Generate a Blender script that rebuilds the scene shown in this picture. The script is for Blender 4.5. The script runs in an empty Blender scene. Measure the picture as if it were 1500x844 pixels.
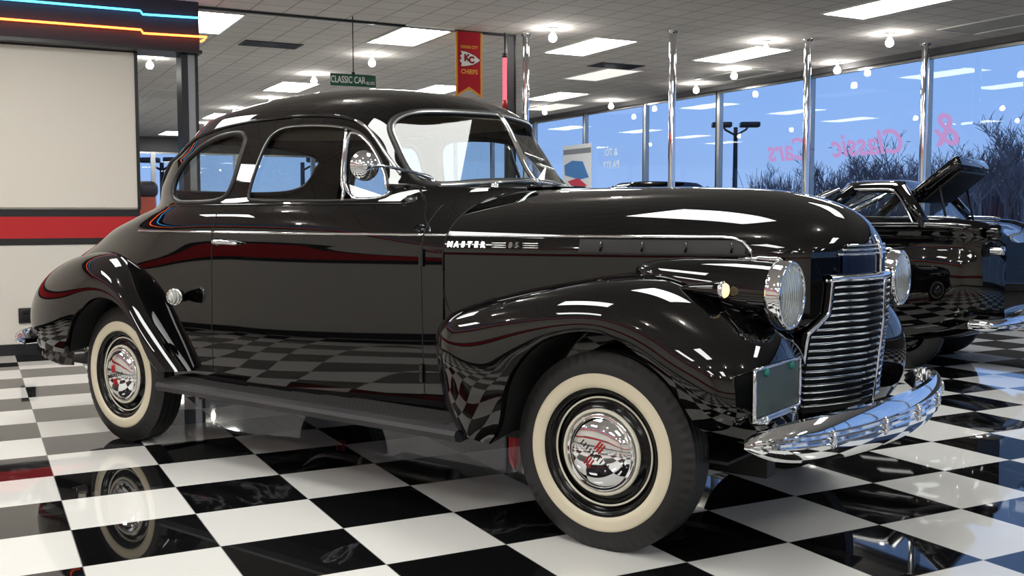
import bpy, bmesh, math, random
import numpy as np
from mathutils import Vector, Matrix, Euler

rng = random.Random(7)
sc = bpy.context.scene
COL = sc.collection
PI = math.pi

# ------------------------------------------------------------------ materials
def lin(c):
    return tuple(((v / 255) / 12.92 if v / 255 <= .04045 else ((v / 255 + .055) / 1.055) ** 2.4) for v in c)

def mat(name, col, rough=.5, metal=0.0, srgb=True, **kw):
    m = bpy.data.materials.new(name); m.use_nodes = True
    b = m.node_tree.nodes['Principled BSDF']
    c = lin(col) if srgb else col
    b.inputs['Base Color'].default_value = (*c, 1)
    b.inputs['Roughness'].default_value = rough
    b.inputs['Metallic'].default_value = metal
    for k, v in kw.items():
        b.inputs[k.replace('_', ' ')].default_value = v
    return m

def nodes(m):
    nt = m.node_tree
    return nt, nt.nodes, nt.links, nt.nodes['Principled BSDF']

def emit(name, col, strength):
    m = bpy.data.materials.new(name); m.use_nodes = True
    nt = m.node_tree
    nt.nodes.clear()
    e = nt.nodes.new('ShaderNodeEmission'); o = nt.nodes.new('ShaderNodeOutputMaterial')
    e.inputs[0].default_value = (*col, 1); e.inputs[1].default_value = strength
    nt.links.new(e.outputs[0], o.inputs[0])
    return m

def bump(m, tex, strength, dist=.01):
    nt, N, Lk, b = nodes(m)
    bp = N.new('ShaderNodeBump'); bp.inputs['Strength'].default_value = strength; bp.inputs['Distance'].default_value = dist
    Lk.new(tex, bp.inputs['Height']); Lk.new(bp.outputs[0], b.inputs['Normal'])

def noise(m, scale, detail=3, obj=True):
    nt, N, Lk, b = nodes(m)
    tc = N.new('ShaderNodeTexCoord'); n = N.new('ShaderNodeTexNoise')
    n.inputs['Scale'].default_value = scale; n.inputs['Detail'].default_value = detail
    Lk.new(tc.outputs['Object'], n.inputs['Vector'])
    return n

def thin_glass(name, tint, refl_ior=1.5, rough=0.0):
    m = bpy.data.materials.new(name); m.use_nodes = True
    nt = m.node_tree; N = nt.nodes; Lk = nt.links; N.clear()
    t = N.new('ShaderNodeBsdfTransparent'); t.inputs[0].default_value = (*tint, 1)
    g = N.new('ShaderNodeBsdfGlossy'); g.inputs['Roughness'].default_value = rough
    f = N.new('ShaderNodeFresnel'); gm = N.new('ShaderNodeNewGeometry'); io = N.new('ShaderNodeMix')
    io.inputs[2].default_value = refl_ior; io.inputs[3].default_value = 1 / refl_ior   # a single sheet: same reflection from both faces
    Lk.new(gm.outputs['Backfacing'], io.inputs[0]); Lk.new(io.outputs[0], f.inputs[0])
    mx = N.new('ShaderNodeMixShader'); o = N.new('ShaderNodeOutputMaterial')
    Lk.new(f.outputs[0], mx.inputs[0]); Lk.new(t.outputs[0], mx.inputs[1]); Lk.new(g.outputs[0], mx.inputs[2]); Lk.new(mx.outputs[0], o.inputs[0])
    return m

M = {}
M['paint'] = mat('gloss black paint', (5, 5, 6), .02, IOR=1.55)
M['rim'] = mat('black wheel enamel', (7, 7, 8), .16, IOR=1.38)
M['chrome'] = mat('chrome', (222, 224, 226), .05, 1.0)
M['satin'] = mat('satin metal', (190, 190, 186), .28, 1.0)
M['steel'] = mat('brushed steel', (168, 168, 166), .22, 1.0)
M['cream_line'] = mat('cream pinstripe', (226, 222, 205), .3)
M['rubber'] = mat('tyre rubber', (26, 26, 27), .55)
M['white_rubber'] = mat('whitewall rubber', (222, 213, 188), .55)
M['gasket'] = mat('black rubber seal', (18, 18, 18), .45)
M['board_rubber'] = mat('ribbed rubber mat', (46, 45, 47), .5)
M['dark'] = mat('matte black', (8, 8, 8), .8)
M['under'] = mat('underbody black', (16, 16, 17), .6)
M['leather'] = mat('brown cloth upholstery', (58, 38, 34), .75)
M['headliner'] = mat('beige headliner cloth', (150, 142, 128), .9)
M['dash'] = mat('dashboard enamel', (22, 20, 20), .3)
M['navy'] = mat('navy enamel', (12, 20, 46), .12, Coat_Weight=1.0)
M['red'] = mat('red enamel', (176, 22, 28), .3)
M['teal'] = mat('teal plastic bolt cap', (28, 120, 112), .4)
M['plate'] = mat('grey green plate', (62, 74, 70), .45)
M['glass'] = thin_glass('clear car glass', (.86, .90, .88))
M['vent_glass'] = thin_glass('vent glass', (.80, .83, .82), 1.62)
M['window_glass'] = thin_glass('shop window glass', (.93, .96, .97), 1.45)
M['white_paint'] = mat('white painted metal', (225, 225, 222), .4)
M['grey_metal'] = mat('grey pipe metal', (150, 150, 146), .35, .8)

def lens_mat():
    m = mat('fluted lens glass', (222, 228, 222), .14, .25, IOR=1.5, Coat_Weight=1.0)
    nt, N, Lk, b = nodes(m)
    tc = N.new('ShaderNodeTexCoord'); w = N.new('ShaderNodeTexWave'); w.bands_direction = 'Y'
    w.inputs['Scale'].default_value = 26; w.inputs['Distortion'].default_value = 2.5; w.inputs['Detail'].default_value = 2
    Lk.new(tc.outputs['Object'], w.inputs['Vector'])
    bump(m, w.outputs['Fac'], .9, .02)
    return m
M['lens'] = lens_mat()
M['amber'] = mat('warm parking lens', (250, 214, 160), .2)
_b = nodes(M['amber'])[3]; _b.inputs['Emission Color'].default_value = (1, .72, .38, 1); _b.inputs['Emission Strength'].default_value = .9

# ------------------------------------------------------------------ mesh helpers
def link(name, me, m=None, parent=None, smooth=True):
    if m is not None: me.materials.append(m)
    if smooth:
        me.polygons.foreach_set('use_smooth', [True] * len(me.polygons))
    o = bpy.data.objects.new(name, me); COL.objects.link(o)
    if parent is not None: o.parent = parent
    return o

def from_vf(name, V, Fc, m, parent=None, smooth=True):
    me = bpy.data.meshes.new(name)
    me.from_pydata([tuple(map(float, v)) for v in V], [], [tuple(map(int, f)) for f in Fc])
    me.validate(); me.update()
    return link(name, me, m, parent, smooth)

class MB:
    """collects pieces of ONE part"""
    def __init__(s): s.V = []; s.F = []
    def add(s, V, Fc, T=None):
        o = len(s.V)
        for v in V:
            s.V.append(tuple(T @ Vector(v)) if T is not None else tuple(v))
        for f in Fc: s.F.append(tuple(o + i for i in f))
        return s
    def grid(s, P, cu=False, cv=False):
        P = np.asarray(P); n, m = P.shape[:2]; V = P.reshape(-1, 3); Fc = []
        for i in range(n if cu else n - 1):
            for j in range(m if cv else m - 1):
                a, b = i, (i + 1) % n; c, d = j, (j + 1) % m
                Fc.append((a * m + c, b * m + c, b * m + d, a * m + d))
        return s.add(V, Fc)
    def box(s, x0, x1, y0, y1, z0, z1, T=None):
        V = [(x, y, z) for x in (x0, x1) for y in (y0, y1) for z in (z0, z1)]
        return s.add(V, [(0, 1, 3, 2), (4, 6, 7, 5), (0, 4, 5, 1), (2, 3, 7, 6), (0, 2, 6, 4), (1, 5, 7, 3)], T)
    def rbox(s, x0, x1, y0, y1, z0, z1, r, seg=3, T=None):
        bm = bmesh.new(); bmesh.ops.create_cube(bm, size=1)
        for v in bm.verts:
            v.co = ((x0 + x1) / 2 + v.co.x * (x1 - x0), (y0 + y1) / 2 + v.co.y * (y1 - y0), (z0 + z1) / 2 + v.co.z * (z1 - z0))
        bmesh.ops.bevel(bm, geom=bm.edges[:], offset=r, segments=seg, profile=.5, affect='EDGES')
        bm.verts.index_update()
        s.add([v.co[:] for v in bm.verts], [[v.index for v in f.verts] for f in bm.faces], T); bm.free(); return s
    def tube(s, pts, r, n=8, closed=False, cap=True):
        P = np.asarray(pts, float); k = len(P)
        R = np.full(k, r, float) if np.isscalar(r) else np.asarray(r, float)
        if closed: tan = np.roll(P, -1, 0) - np.roll(P, 1, 0)
        else: tan = np.gradient(P, axis=0)
        tan /= np.maximum(np.linalg.norm(tan, axis=1, keepdims=True), 1e-9)
        up = np.array([0, 0, 1.]) if abs(tan[0, 2]) < .9 else np.array([1., 0, 0])
        rings = []; nn = np.cross(tan[0], up); nn /= np.linalg.norm(nn)
        for i in range(k):
            nn = nn - tan[i] * (nn @ tan[i]); nn /= max(np.linalg.norm(nn), 1e-9)
            bb = np.cross(tan[i], nn)
            a = np.linspace(0, 2 * PI, n, endpoint=False)
            rings.append(P[i] + R[i] * (np.outer(np.cos(a), nn) + np.outer(np.sin(a), bb)))
        o = len(s.V); s.grid(np.array(rings), cu=closed, cv=True)
        if cap and not closed:
            s.F.append(tuple(o + j for j in range(n))); s.F.append(tuple(o + (k - 1) * n + j for j in reversed(range(n))))
        return s
    def lathe(s, prof, n=48, T=None, axis='z', mod=None):
        """prof: (radius, height) about an axis"""
        a = np.linspace(0, 2 * PI, n, endpoint=False); rows = []
        for k, (r, h) in enumerate(prof):
            rr = np.full(n, r) if mod is None else r + mod(k, a)
            c, d = rr * np.cos(a), rr * np.sin(a)
            hh = np.full(n, h)
            rows.append(np.stack({'z': (c, d, hh), 'y': (c, hh, d), 'x': (hh, c, d)}[axis], 1))
        P = np.array(rows); nn, m = P.shape[:2]; Fc = []
        for i in range(nn - 1):
            for j in range(m):
                Fc.append((i * m + j, i * m + (j + 1) % m, (i + 1) * m + (j + 1) % m, (i + 1) * m + j))
        return s.add(P.reshape(-1, 3), Fc, T)
    def prism(s, poly, fn0, fn1):
        """poly: 2D outline; fn maps (u,v) to 3D for each of the two faces"""
        n = len(poly); V = [fn0(*p) for p in poly] + [fn1(*p) for p in poly]
        Fc = [tuple(range(n)), tuple(reversed(range(n, 2 * n)))] + [(i, (i + 1) % n, n + (i + 1) % n, n + i) for i in range(n)]
        return s.add(V, Fc)
    def mirror_y(s):
        o = len(s.V); F0 = list(s.F)
        s.V += [(x, -y, z) for x, y, z in s.V]
        s.F += [tuple(o + i for i in reversed(f)) for f in F0]
        return s
    def build(s, name, m, parent=None, smooth=True, fix=True, sharp=None):
        o = from_vf(name, s.V, s.F, m, parent, smooth)
        if fix:
            bm = bmesh.new(); bm.from_mesh(o.data); bmesh.ops.recalc_face_normals(bm, faces=bm.faces[:]); bm.to_mesh(o.data); bm.free()
        if sharp is not None and smooth:
            o.data.set_sharp_from_angle(angle=math.radians(sharp))
        return o

def bez(p0, p1, p2, p3, t):
    t = t[:, None]
    return (1 - t) ** 3 * p0 + 3 * (1 - t) ** 2 * t * p1 + 3 * (1 - t) * t * t * p2 + t ** 3 * p3

def cspline(X, Y, xq):
    """natural cubic spline"""
    X = np.asarray(X, float); Y = np.asarray(Y, float)
    n = len(X); h = np.diff(X); A = np.eye(n); sh = (n,) + Y.shape[1:]
    r = np.zeros(sh)
    for i in range(1, n - 1):
        A[i, i - 1] = h[i - 1]; A[i, i] = 2 * (h[i - 1] + h[i]); A[i, i + 1] = h[i]
        r[i] = 6 * ((Y[i + 1] - Y[i]) / h[i] - (Y[i] - Y[i - 1]) / h[i - 1])
    m = np.linalg.solve(A, r.reshape(n, -1)).reshape(sh)
    xq = np.asarray(xq, float); k = np.clip(np.searchsorted(X, xq) - 1, 0, n - 2)
    e = (1,) * (Y.ndim - 1); hk = h[k].reshape((-1,) + e); a = ((X[k + 1] - xq).reshape((-1,) + e)) / hk; b = 1 - a
    return a * Y[k] + b * Y[k + 1] + ((a ** 3 - a) * m[k] + (b ** 3 - b) * m[k + 1]) * hk * hk / 6

def smooth_path(pts, n, closed=False):
    P = np.asarray(pts, float)
    if closed:
        P = np.vstack([P[-3:], P, P[:3]])
    d = np.r_[0, np.cumsum(np.maximum(np.linalg.norm(np.diff(P, axis=0), axis=1), 1e-6) ** .7)]
    if closed:
        return cspline(d, P, np.linspace(d[3], d[-3], n, endpoint=False))
    return cspline(d, P, np.linspace(0, d[-1], n))

def pchip(X, Y):
    X = np.asarray(X, float); Y = np.asarray(Y, float); h = np.diff(X); dl = np.diff(Y) / h; n = len(X); d = np.zeros(n)
    for i in range(1, n - 1):
        if dl[i - 1] * dl[i] > 0:
            w1 = 2 * h[i] + h[i - 1]; w2 = h[i] + 2 * h[i - 1]; d[i] = (w1 + w2) / (w1 / dl[i - 1] + w2 / dl[i])
    d[0] = dl[0]; d[-1] = dl[-1]
    def f(x):
        x = np.clip(np.asarray(x, float), X[0], X[-1]); k = np.clip(np.searchsorted(X, x, side='right') - 1, 0, n - 2)
        t = (x - X[k]) / h[k]
        return ((1 + 2 * t) * (1 - t) ** 2 * Y[k] + t * (1 - t) ** 2 * h[k] * d[k] + t * t * (3 - 2 * t) * Y[k + 1] + t * t * (t - 1) * h[k] * d[k + 1])
    return f

def tag(o, label=None, cat=None, group=None, kind=None):
    if label: o['label'] = label
    if cat: o['category'] = cat
    if group: o['group'] = group
    if kind: o['kind'] = kind
    return o

def empty(name, loc, rz=0.0, label=None, cat=None, group=None):
    o = bpy.data.objects.new(name, None); COL.objects.link(o)
    o.location = loc; o.rotation_euler = (0, 0, rz); o.empty_display_size = .1
    return tag(o, label, cat, group)

def copy_tree(o, parent=None, kids=None):
    if kids is None:
        kids = {}
        for q in bpy.data.objects:
            if q.parent is not None: kids.setdefault(q.parent.name, []).append(q)
    c = o.copy(); COL.objects.link(c)
    if parent is not None: c.parent = parent
    for ch in kids.get(o.name, []): copy_tree(ch, c, kids)
    return c

def text(name, s, size, m, parent, T, depth=.002, align='CENTER', bold=0.0, sx=1.0):
    cu = bpy.data.curves.new(name, 'FONT'); cu.body = s; cu.size = size; cu.extrude = depth; cu.align_x = align; cu.align_y = 'CENTER'; cu.offset = bold
    cu.resolution_u = 3
    tmp = bpy.data.objects.new(name + '_src', cu); COL.objects.link(tmp)
    dg = bpy.context.evaluated_depsgraph_get(); dg.update()
    me = bpy.data.meshes.new_from_object(tmp.evaluated_get(dg))
    bpy.data.objects.remove(tmp)
    me.transform(T @ Matrix.Diagonal((sx, 1, 1, 1))); me.name = name
    return link(name, me, m, parent, smooth=False)

def in_poly(px, pz, poly):
    px = np.asarray(px); pz = np.asarray(pz); ins = np.zeros(px.shape, bool); n = len(poly)
    for i in range(n):
        x0, y0 = poly[i]; x1, y1 = poly[(i + 1) % n]
        c = ((y0 > pz) != (y1 > pz))
        with np.errstate(divide='ignore', invalid='ignore'):
            xi = (x1 - x0) * (pz - y0) / (y1 - y0) + x0
        ins ^= c & (px < xi)
    return ins

def snap_poly(p, poly):
    best = None; bd = 1e9; n = len(poly)
    for i in range(n):
        a = np.array(poly[i]); b = np.array(poly[(i + 1) % n]); ab = b - a
        t = np.clip(((p - a) @ ab) / max(ab @ ab, 1e-12), 0, 1); q = a + t * ab; d = (p - q) @ (p - q)
        if d < bd: bd, best = d, q
    return best
PANEL = 14.0; SKY = 1.0; EXPO = 0.42
# ================================================================== THE BLACK COUPE
TH = 2.7036
CO = (2.3035, -.3109, 0.0)
CAR_F = (math.sin(TH), math.cos(TH))
car = empty('vintage_coupe', CO, math.atan2(CAR_F[1], CAR_F[0]),
            'gleaming black vintage two-door coupe with whitewall tyres and chrome bar grille on the chequered floor', 'car')

W_ = pchip([.30, .45, .63, .80, .92, 1.00, 1.04, 1.07, 1.15, 1.21, 1.30, 1.40, 1.50, 1.56, 1.60, 1.64, 1.68, 1.71, 1.737, 1.755, 1.763, 1.766],
           [.755, .766, .770, .7685, .7668, .7645, .7630, .7605, .738, .703, .675, .643, .604, .575, .548, .512, .458, .395, .30, .20, .11, 0])
def ft(x):
    t = np.clip((np.asarray(x) + 2.0) / 1.215, 0, 1); return 1 - .09 * t * t * (3 - 2 * t)
XM, PF = -1.9, 3.5
PRZ = pchip([.3, .9, 1.08, 1.2, 1.3, 1.62, 1.72, 1.77], [3.0, 3.0, 2.9, 2.9, 3.1, 3.0, 2.3, 2.1])
H_Z0, H_N = 1.0, 2.05
# hood plan curve and hood top line
HP = smooth_path([(-.785, .692), (-.5, .650), (-.2, .590), (.1, .512), (.3, .446), (.45, .392), (.535, .342), (.588, .280), (.627, .20), (.656, .11), (.668, 0)], 160)
h_top = pchip([-1.2, -.785, -.2, .2, .36, .49, .56, .61, .645, .662, .668], [1.262, 1.264, 1.262, 1.250, 1.232, 1.198, 1.165, 1.124, 1.075, 1.032, 1.0])
def hh0(z):   # hood half width at its rear edge
    t = np.clip((z - H_Z0) / (1.264 - H_Z0), 0, 1); return .692 * (1 - t ** H_N) ** (1 / H_N)
_xf_hi = pchip([1.262, 1.30, 1.60, 1.65, 1.69, 1.72, 1.745, 1.757, 1.764, 1.766], [-.80, -.855, -1.055, -1.135, -1.235, -1.37, -1.56, -1.69, -1.79, -1.86])
def XF(z):
    if z <= 1.005: return 1e6
    if z <= 1.262:
        r = min(.9995, hh0(z) / (W_(z) * ft(-.785)))
        t = (1 - r ** PF) ** (1 / PF)
        return XM + (-.785 - XM) / max(t, 1e-3)
    return float(_xf_hi(z))
# tail profile: solved so that the outline seen in the photo is met
XR_T = {}
def _solve_xr():
    CAMAZ = 27.7
    obs = [((1.63), 305, (-.3, -2.78)), (1.46, 263.5, (-.5, -2.75)), (1.42, 251.7, (-.5, -2.83)), (1.32, 240, (-.5, -2.90)), (1.20, 231, (-.5, -2.955)),
           (1.14, 200.5, (-.5, -3.15)), (1.07, 167, (-.5, -3.38)), (.98, 140, (-.5, -3.57)), (.91, 117, (-.5, -3.74)), (.86, 103.6, (-.5, -3.84))]
    zs, xs = [], []
    for z, u, (y, x) in obs:
        m = math.tan(math.radians(CAMAZ + math.degrees(math.atan((u - 750) / 1507)) + 25.1))
        c = -y + m * (XM - x); w = float(W_(z)); PR = float(PRZ(z))
        lo, hi = .3, 3.2
        th = np.linspace(0, PI / 2, 400); ty = np.cos(th) ** (2 / PR) * w; tx = np.sin(th) ** (2 / PR)
        for _ in range(50):
            a = (lo + hi) / 2
            if np.max(ty + m * a * tx) < c: lo = a
            else: hi = a
        zs.append(z); xs.append(XM - a)
    return zs, xs
_z, _x = _solve_xr()
_pairs = sorted(zip(_z, _x)); 
_zz = [.30, .45, .60, .74] + [p[0] for p in _pairs] + [1.68, 1.71, 1.737, 1.755, 1.763, 1.766]
_b0 = _pairs[0][1]; _t0 = _pairs[-1][1]
_xx = [-3.92, -3.95, -3.98, -4.01] + [max(p[1], v) for p, v in zip(_pairs, (-4.04, -4.0, -3.9) + (-9,) * 20)] + [_t0 + .13, _t0 + .25, _t0 + .42, _t0 + .60, _t0 + .75, -1.98]
for i in range(len(_xx) - 2, 6, -1):            # keep the tail line monotone
    _xx[i] = min(_xx[i], _xx[i + 1] - .002) if _zz[i] > .86 else _xx[i]
XR = pchip(_zz, _xx)
print('TAIL', [(round(a, 2), round(float(b), 2)) for a, b in zip(_zz, _xx)])

_vk = pchip([1.26, 1.60, 1.66, 1.72, 1.77], [.27, .27, .18, .05, 0]); _vq = pchip([1.26, 1.60, 1.67, 1.72, 1.77], [6.5, 6.5, 4.5, 3.0, 2.5])
def hw(x, z, xf=None):
    """body half width"""
    x = np.asarray(x, float); w = float(W_(z)) * ft(x); xf = XF(z) if xf is None else xf; xr = float(XR(z))
    t = np.where(x > XM, (x - XM) / (xf - XM), (XM - x) / (XM - xr)); t = np.clip(t, 0, 1)
    pr = float(PRZ(z)); k = float(_vk(z)); q = float(_vq(z))
    out = w * (1 - np.where(x > XM, 0, t) ** pr) ** (1 / pr)
    if z <= 1.262:
        return np.where(x > XM, w * (1 - t ** PF) ** (1 / PF), out)
    # front half: two nearly flat faces meeting in a shallow V, rounded into the sides
    lo = np.zeros_like(x); hi = np.ones_like(x) * w; xx = np.maximum(x - XM, 0)
    for _ in range(32):
        mid = (lo + hi) / 2
        f = (mid / np.maximum(w, 1e-6)) ** q + (xx / np.maximum(xf - XM - k * mid, 1e-3)) ** q
        hi = np.where(f > 1, mid, hi); lo = np.where(f > 1, lo, mid)
    return np.where(x > XM, (lo + hi) / 2, out)

def side_y(x, z): return float(hw(x, z))

def planform(z, nf=110, nr=170):
    xf = XF(z); xr = float(XR(z)); th = np.linspace(0, PI / 2, 1500)
    t = np.sin(th) ** (2 / PF); t = np.unique(np.r_[t, np.linspace(0, 1, 2500), np.linspace(.9, 1, 800)])
    x = XM + (min(xf, 40) - XM) * t
    if z <= 1.262:
        x = np.linspace(-.785, XM, 1500)[::-1]
    A = np.stack([x, hw(x, z, xf)], 1)[::-1]
    t = np.unique(np.r_[np.sin(th) ** (2 / float(PRZ(z))), np.linspace(0, 1, 800)])
    x = XM - (XM - xr) * t
    B = np.stack([x, hw(x, z, xf)], 1)
    def res(P, n):
        d = np.r_[0, np.cumsum(np.linalg.norm(np.diff(P, axis=0), axis=1))]; q = np.linspace(0, d[-1], n)
        return np.stack([np.interp(q, d, P[:, 0]), np.interp(q, d, P[:, 1])], 1)
    a = res(A, nf); b = res(B, nr)
    out = np.vstack([a, b[1:]])
    out[:, 1] = np.maximum(out[:, 1], 0)
    return out

ZL = np.unique(np.r_[np.linspace(.34, 1.0, 34), np.linspace(1.0, 1.26, 30), np.linspace(1.262, 1.62, 44), np.linspace(1.62, 1.735, 22),
                     1.735 + .031 * np.sin(np.linspace(0, PI / 2, 14))])
ZL = ZL[ZL <= 1.766]
BODY = np.array([np.c_[planform(z), np.full(279, z)] for z in ZL])     # [row, col, (x,|y|,z)]
nR, nC = BODY.shape[:2]

quarter_poly = [(-2.50, 1.208), (-2.565, 1.215), (-2.618, 1.238), (-2.642, 1.275), (-2.634, 1.345), (-2.578, 1.415), (-2.484, 1.480), (-2.341, 1.526), (-2.199, 1.541), (-2.125, 1.535), (-2.088, 1.508), (-2.088, 1.371), (-2.112, 1.208)]
door_poly = [(-1.949, 1.212), (-1.970, 1.232), (-1.963, 1.319), (-1.940, 1.45), (-1.916, 1.510), (-1.872, 1.538), (-1.82, 1.549), (-1.705, 1.550), (-1.55, 1.541), (-1.448, 1.526), (-1.374, 1.505), (-1.30, 1.455), (-1.244, 1.395), (-1.19, 1.319), (-1.158, 1.259), (-1.158, 1.235), (-1.19, 1.215), (-1.385, 1.208)]
ws_half = [(0, 1.296), (.20, 1.292), (.33, 1.283), (.44, 1.272), (.515, 1.270), (.538, 1.290), (.538, 1.323), (.533, 1.404), (.524, 1.49), (.512, 1.528), (.488, 1.558), (.450, 1.580), (.39, 1.593), (.25, 1.600), (.12, 1.603), (0, 1.605)]
rear_half = [(0, 1.275), (.30, 1.275), (.43, 1.285), (.485, 1.315), (.505, 1.38), (.495, 1.45), (.44, 1.505), (.30, 1.54), (0, 1.55)]
def dense(poly, closed=True, k=8):
    P = np.asarray(poly, float); out = []
    n = len(P)
    for i in range(n if closed else n - 1):
        for t in range(k): out.append(P[i] + (P[(i + 1) % n] - P[i]) * t / k)
    if not closed: out.append(P[-1])
    return np.array(out)
def rounded(poly, n=90):
    """slightly smoothed closed outline"""
    D = dense(poly, True, 6); K = len(D)
    for _ in range(6): D = (np.roll(D, 1, 0) + 2 * D + np.roll(D, -1, 0)) / 4
    return D
quarter_poly = rounded(quarter_poly); door_poly = rounded(door_poly)
def full(half):
    h = np.array(half); o = np.r_[h, (h * [-1, 1])[::-1][1:-1]]
    return rounded(o)
ws_poly = full(ws_half); rear_poly = full(rear_half)

def nose_x(y, z):
    xf = XF(z); x0 = XM + (xf - XM) * .5
    lo, hi = XM, xf
    for _ in range(45):
        mid = (lo + hi) / 2
        if hw(mid, z, xf) > abs(y): lo = mid
        else: hi = mid
    return (lo + hi) / 2
def tail_x(y, z):
    lo, hi = float(XR(z)), XM
    for _ in range(45):
        mid = (lo + hi) / 2
        if hw(mid, z) > abs(y): hi = mid
        else: lo = mid
    return (lo + hi) / 2

# cut the openings: rows x cols of a half body
X, Y, Z = BODY[..., 0], BODY[..., 1], BODY[..., 2]
dead = np.zeros((nR, nC), bool)
def cut(inside, proj, poly, lift):
    cell = inside[:-1, :-1] | inside[1:, :-1] | inside[:-1, 1:] | inside[1:, 1:]
    allin = inside[:-1, :-1] & inside[1:, :-1] & inside[:-1, 1:] & inside[1:, 1:]
    mixed = cell & ~allin
    touch = np.zeros_like(inside)
    for a, b in ((0, 0), (1, 0), (0, 1), (1, 1)):
        touch[a:nR - 1 + a, b:nC - 1 + b] |= mixed
    for r, c in zip(*np.where(inside & touch)):
        q = snap_poly(np.array(proj(r, c)), poly); BODY[r, c] = lift(*q)
    dead[:] |= inside
side_zone = (X < -.95) & (X > -2.85) & (Z > 1.15) & (Z < 1.6)
for P in (quarter_poly, door_poly):
    cut(in_poly(X, Z, P) & side_zone, lambda r, c: (BODY[r, c, 0], BODY[r, c, 2]), P, lambda x, z: (x, side_y(x, z), z))
front_zone = (X > -1.45) & (Z > 1.26)
cut(in_poly(Y, Z, ws_poly) & front_zone, lambda r, c: (BODY[r, c, 1], BODY[r, c, 2]), ws_poly, lambda y, z: (nose_x(y, z), max(abs(y), 0), z))
cut(in_poly(Y, Z, rear_poly) & (X < -2.6) & (Z > 1.2), lambda r, c: (BODY[r, c, 1], BODY[r, c, 2]), rear_poly, lambda y, z: (tail_x(y, z), abs(y), z))

shells = {'body': [], 'door': [], 'roof': [], 'trunk_lid': []}
for r in range(nR - 1):
    for c in range(nC - 1):
        q = [(r, c), (r + 1, c), (r + 1, c + 1), (r, c + 1)]
        if all(dead[a] for a in q): continue
        cx, cy, cz = np.mean([BODY[a] for a in q], axis=0)
        if cz < 1.205 and -2.15 < cx < -.90 and cz > .43: k = 'door'
        elif cz > 1.60: k = 'roof'
        elif cx < -3.0 and cy < .50 and .55 < cz < 1.17: k = 'trunk_lid'
        else: k = 'body'
        shells[k].append(q)
# arches cut out of the body side where the wheels sit
def keep_face(q):
    cx, cy, cz = np.mean([BODY[a] for a in q], axis=0)
    return not ((cx + 2.87) ** 2 + (cz - .34) ** 2 < .40 ** 2 and cy > .35)
def half_mesh(qs, both=True, side=-1):
    ids = {}; V = []; Fc = []
    def vid(a, s):
        k = (a, s if BODY[a][1] > 1e-6 else 0)
        if k not in ids:
            ids[k] = len(V); x, y, z = BODY[a]; V.append((x, s * y, z))
        return ids[k]
    for s in ((-1, 1) if both else (side,)):
        for q in qs:
            f = []
            for a in q:
                i = vid(a, s)
                if i not in f: f.append(i)
            if len(f) < 3: continue
            Fc.append(tuple(f) if s < 0 else tuple(reversed(f)))
    return V, Fc
for k, qs in shells.items():
    if k == 'door':
        for s in (-1, 1):
            V, Fc = half_mesh(qs, False, s); from_vf('door', V, Fc, M['paint'], car)
    else:
        V, Fc = half_mesh([q for q in qs if keep_face(q)]); from_vf(k, V, Fc, M['paint'], car)
doors = [o for o in car.children if o.name.startswith('door')] if False else [o for o in bpy.data.objects if o.parent == car and o.name.split('.')[0] == 'door']

# roof cap joins the two sides
V = []; 
# ------------------------------------------------------------------ hood, side panels and radiator shell
NV = 40
th = np.linspace(0, PI / 2, NV)
hs = np.unique(np.r_[np.linspace(0, 1, 60), 1 - (1 - np.linspace(0, 1, 40)) ** 2 * .25])
hidx = hs * (len(HP) - 1)
hx = np.interp(hidx, np.arange(len(HP)), HP[:, 0]); hy = np.maximum(np.interp(hidx, np.arange(len(HP)), HP[:, 1]), 0)
def hood_pt(x, y, t, off=0.0):
    zt = float(h_top(x))
    return (x, (y + off) * np.cos(t) ** (2 / H_N), H_Z0 + (zt - H_Z0 + off) * np.sin(t) ** (2 / H_N))
P = np.array([[hood_pt(x, y, t) for t in th] for x, y in zip(hx, hy)])
band = np.array([[(x, y, z) for z in np.linspace(.93, H_Z0, 8)[:-1]] for x, y in zip(hx, hy)])
P = np.concatenate([band, P], axis=1)
mb = MB(); mb.grid(P * [1, -1, 1]); mb.grid(P); hood = mb.build('hood', M['paint'], car)
def plan_at(z_lo, z_hi, sel, nz=24, off=0.0, taper=0.0):
    pts = [(x, y) for x, y in zip(hx, hy) if sel(x)]
    rows = []
    for z in np.linspace(z_lo, z_hi, nz):
        rows.append([(x - taper * (z_hi - z), max(y + off, 0), z) for x, y in pts])
    return np.array(rows)
def grille_half(z): return float(np.interp(z, [.40, .70, .745, .775, .81, .85, .905, .93], [.372, .366, .362, .330, .296, .290, .285, .285]))
def rake(z): return -.03 * max(0, (.78 - z) / .30)
_o = np.argsort(HP[:, 1])
def plan_pt(y): return float(np.interp(abs(y), HP[_o, 1], HP[_o, 0]))
rows = []
for z in np.linspace(.40, .932, 44):
    xe = plan_pt(grille_half(z)); xs = np.linspace(-.785, xe, 70)
    rows.append([(x + rake(z) * np.clip((x + .1) / .4, 0, 1), float(np.interp(x, HP[:, 0], HP[:, 1])), z) for x in xs])
P = np.array(rows)
for s in (-1, 1):
    mb = MB(); mb.grid(P * [1, s, 1]); mb.build('hood_side_panel', M['paint'], car)

# body surface sampler for trim that follows the sides
def hood_side(x, z, off=0.0):
    y = float(np.interp(x, HP[:, 0], HP[:, 1]))
    if z > H_Z0:
        t = (z - H_Z0) / (float(h_top(x)) - H_Z0); y *= (1 - min(t, 1) ** H_N) ** (1 / H_N)
    return y + off
def flank(x, z, off=0.0):
    return (side_y(x, z) if x < -.785 else hood_side(x, z)) + off

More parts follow.
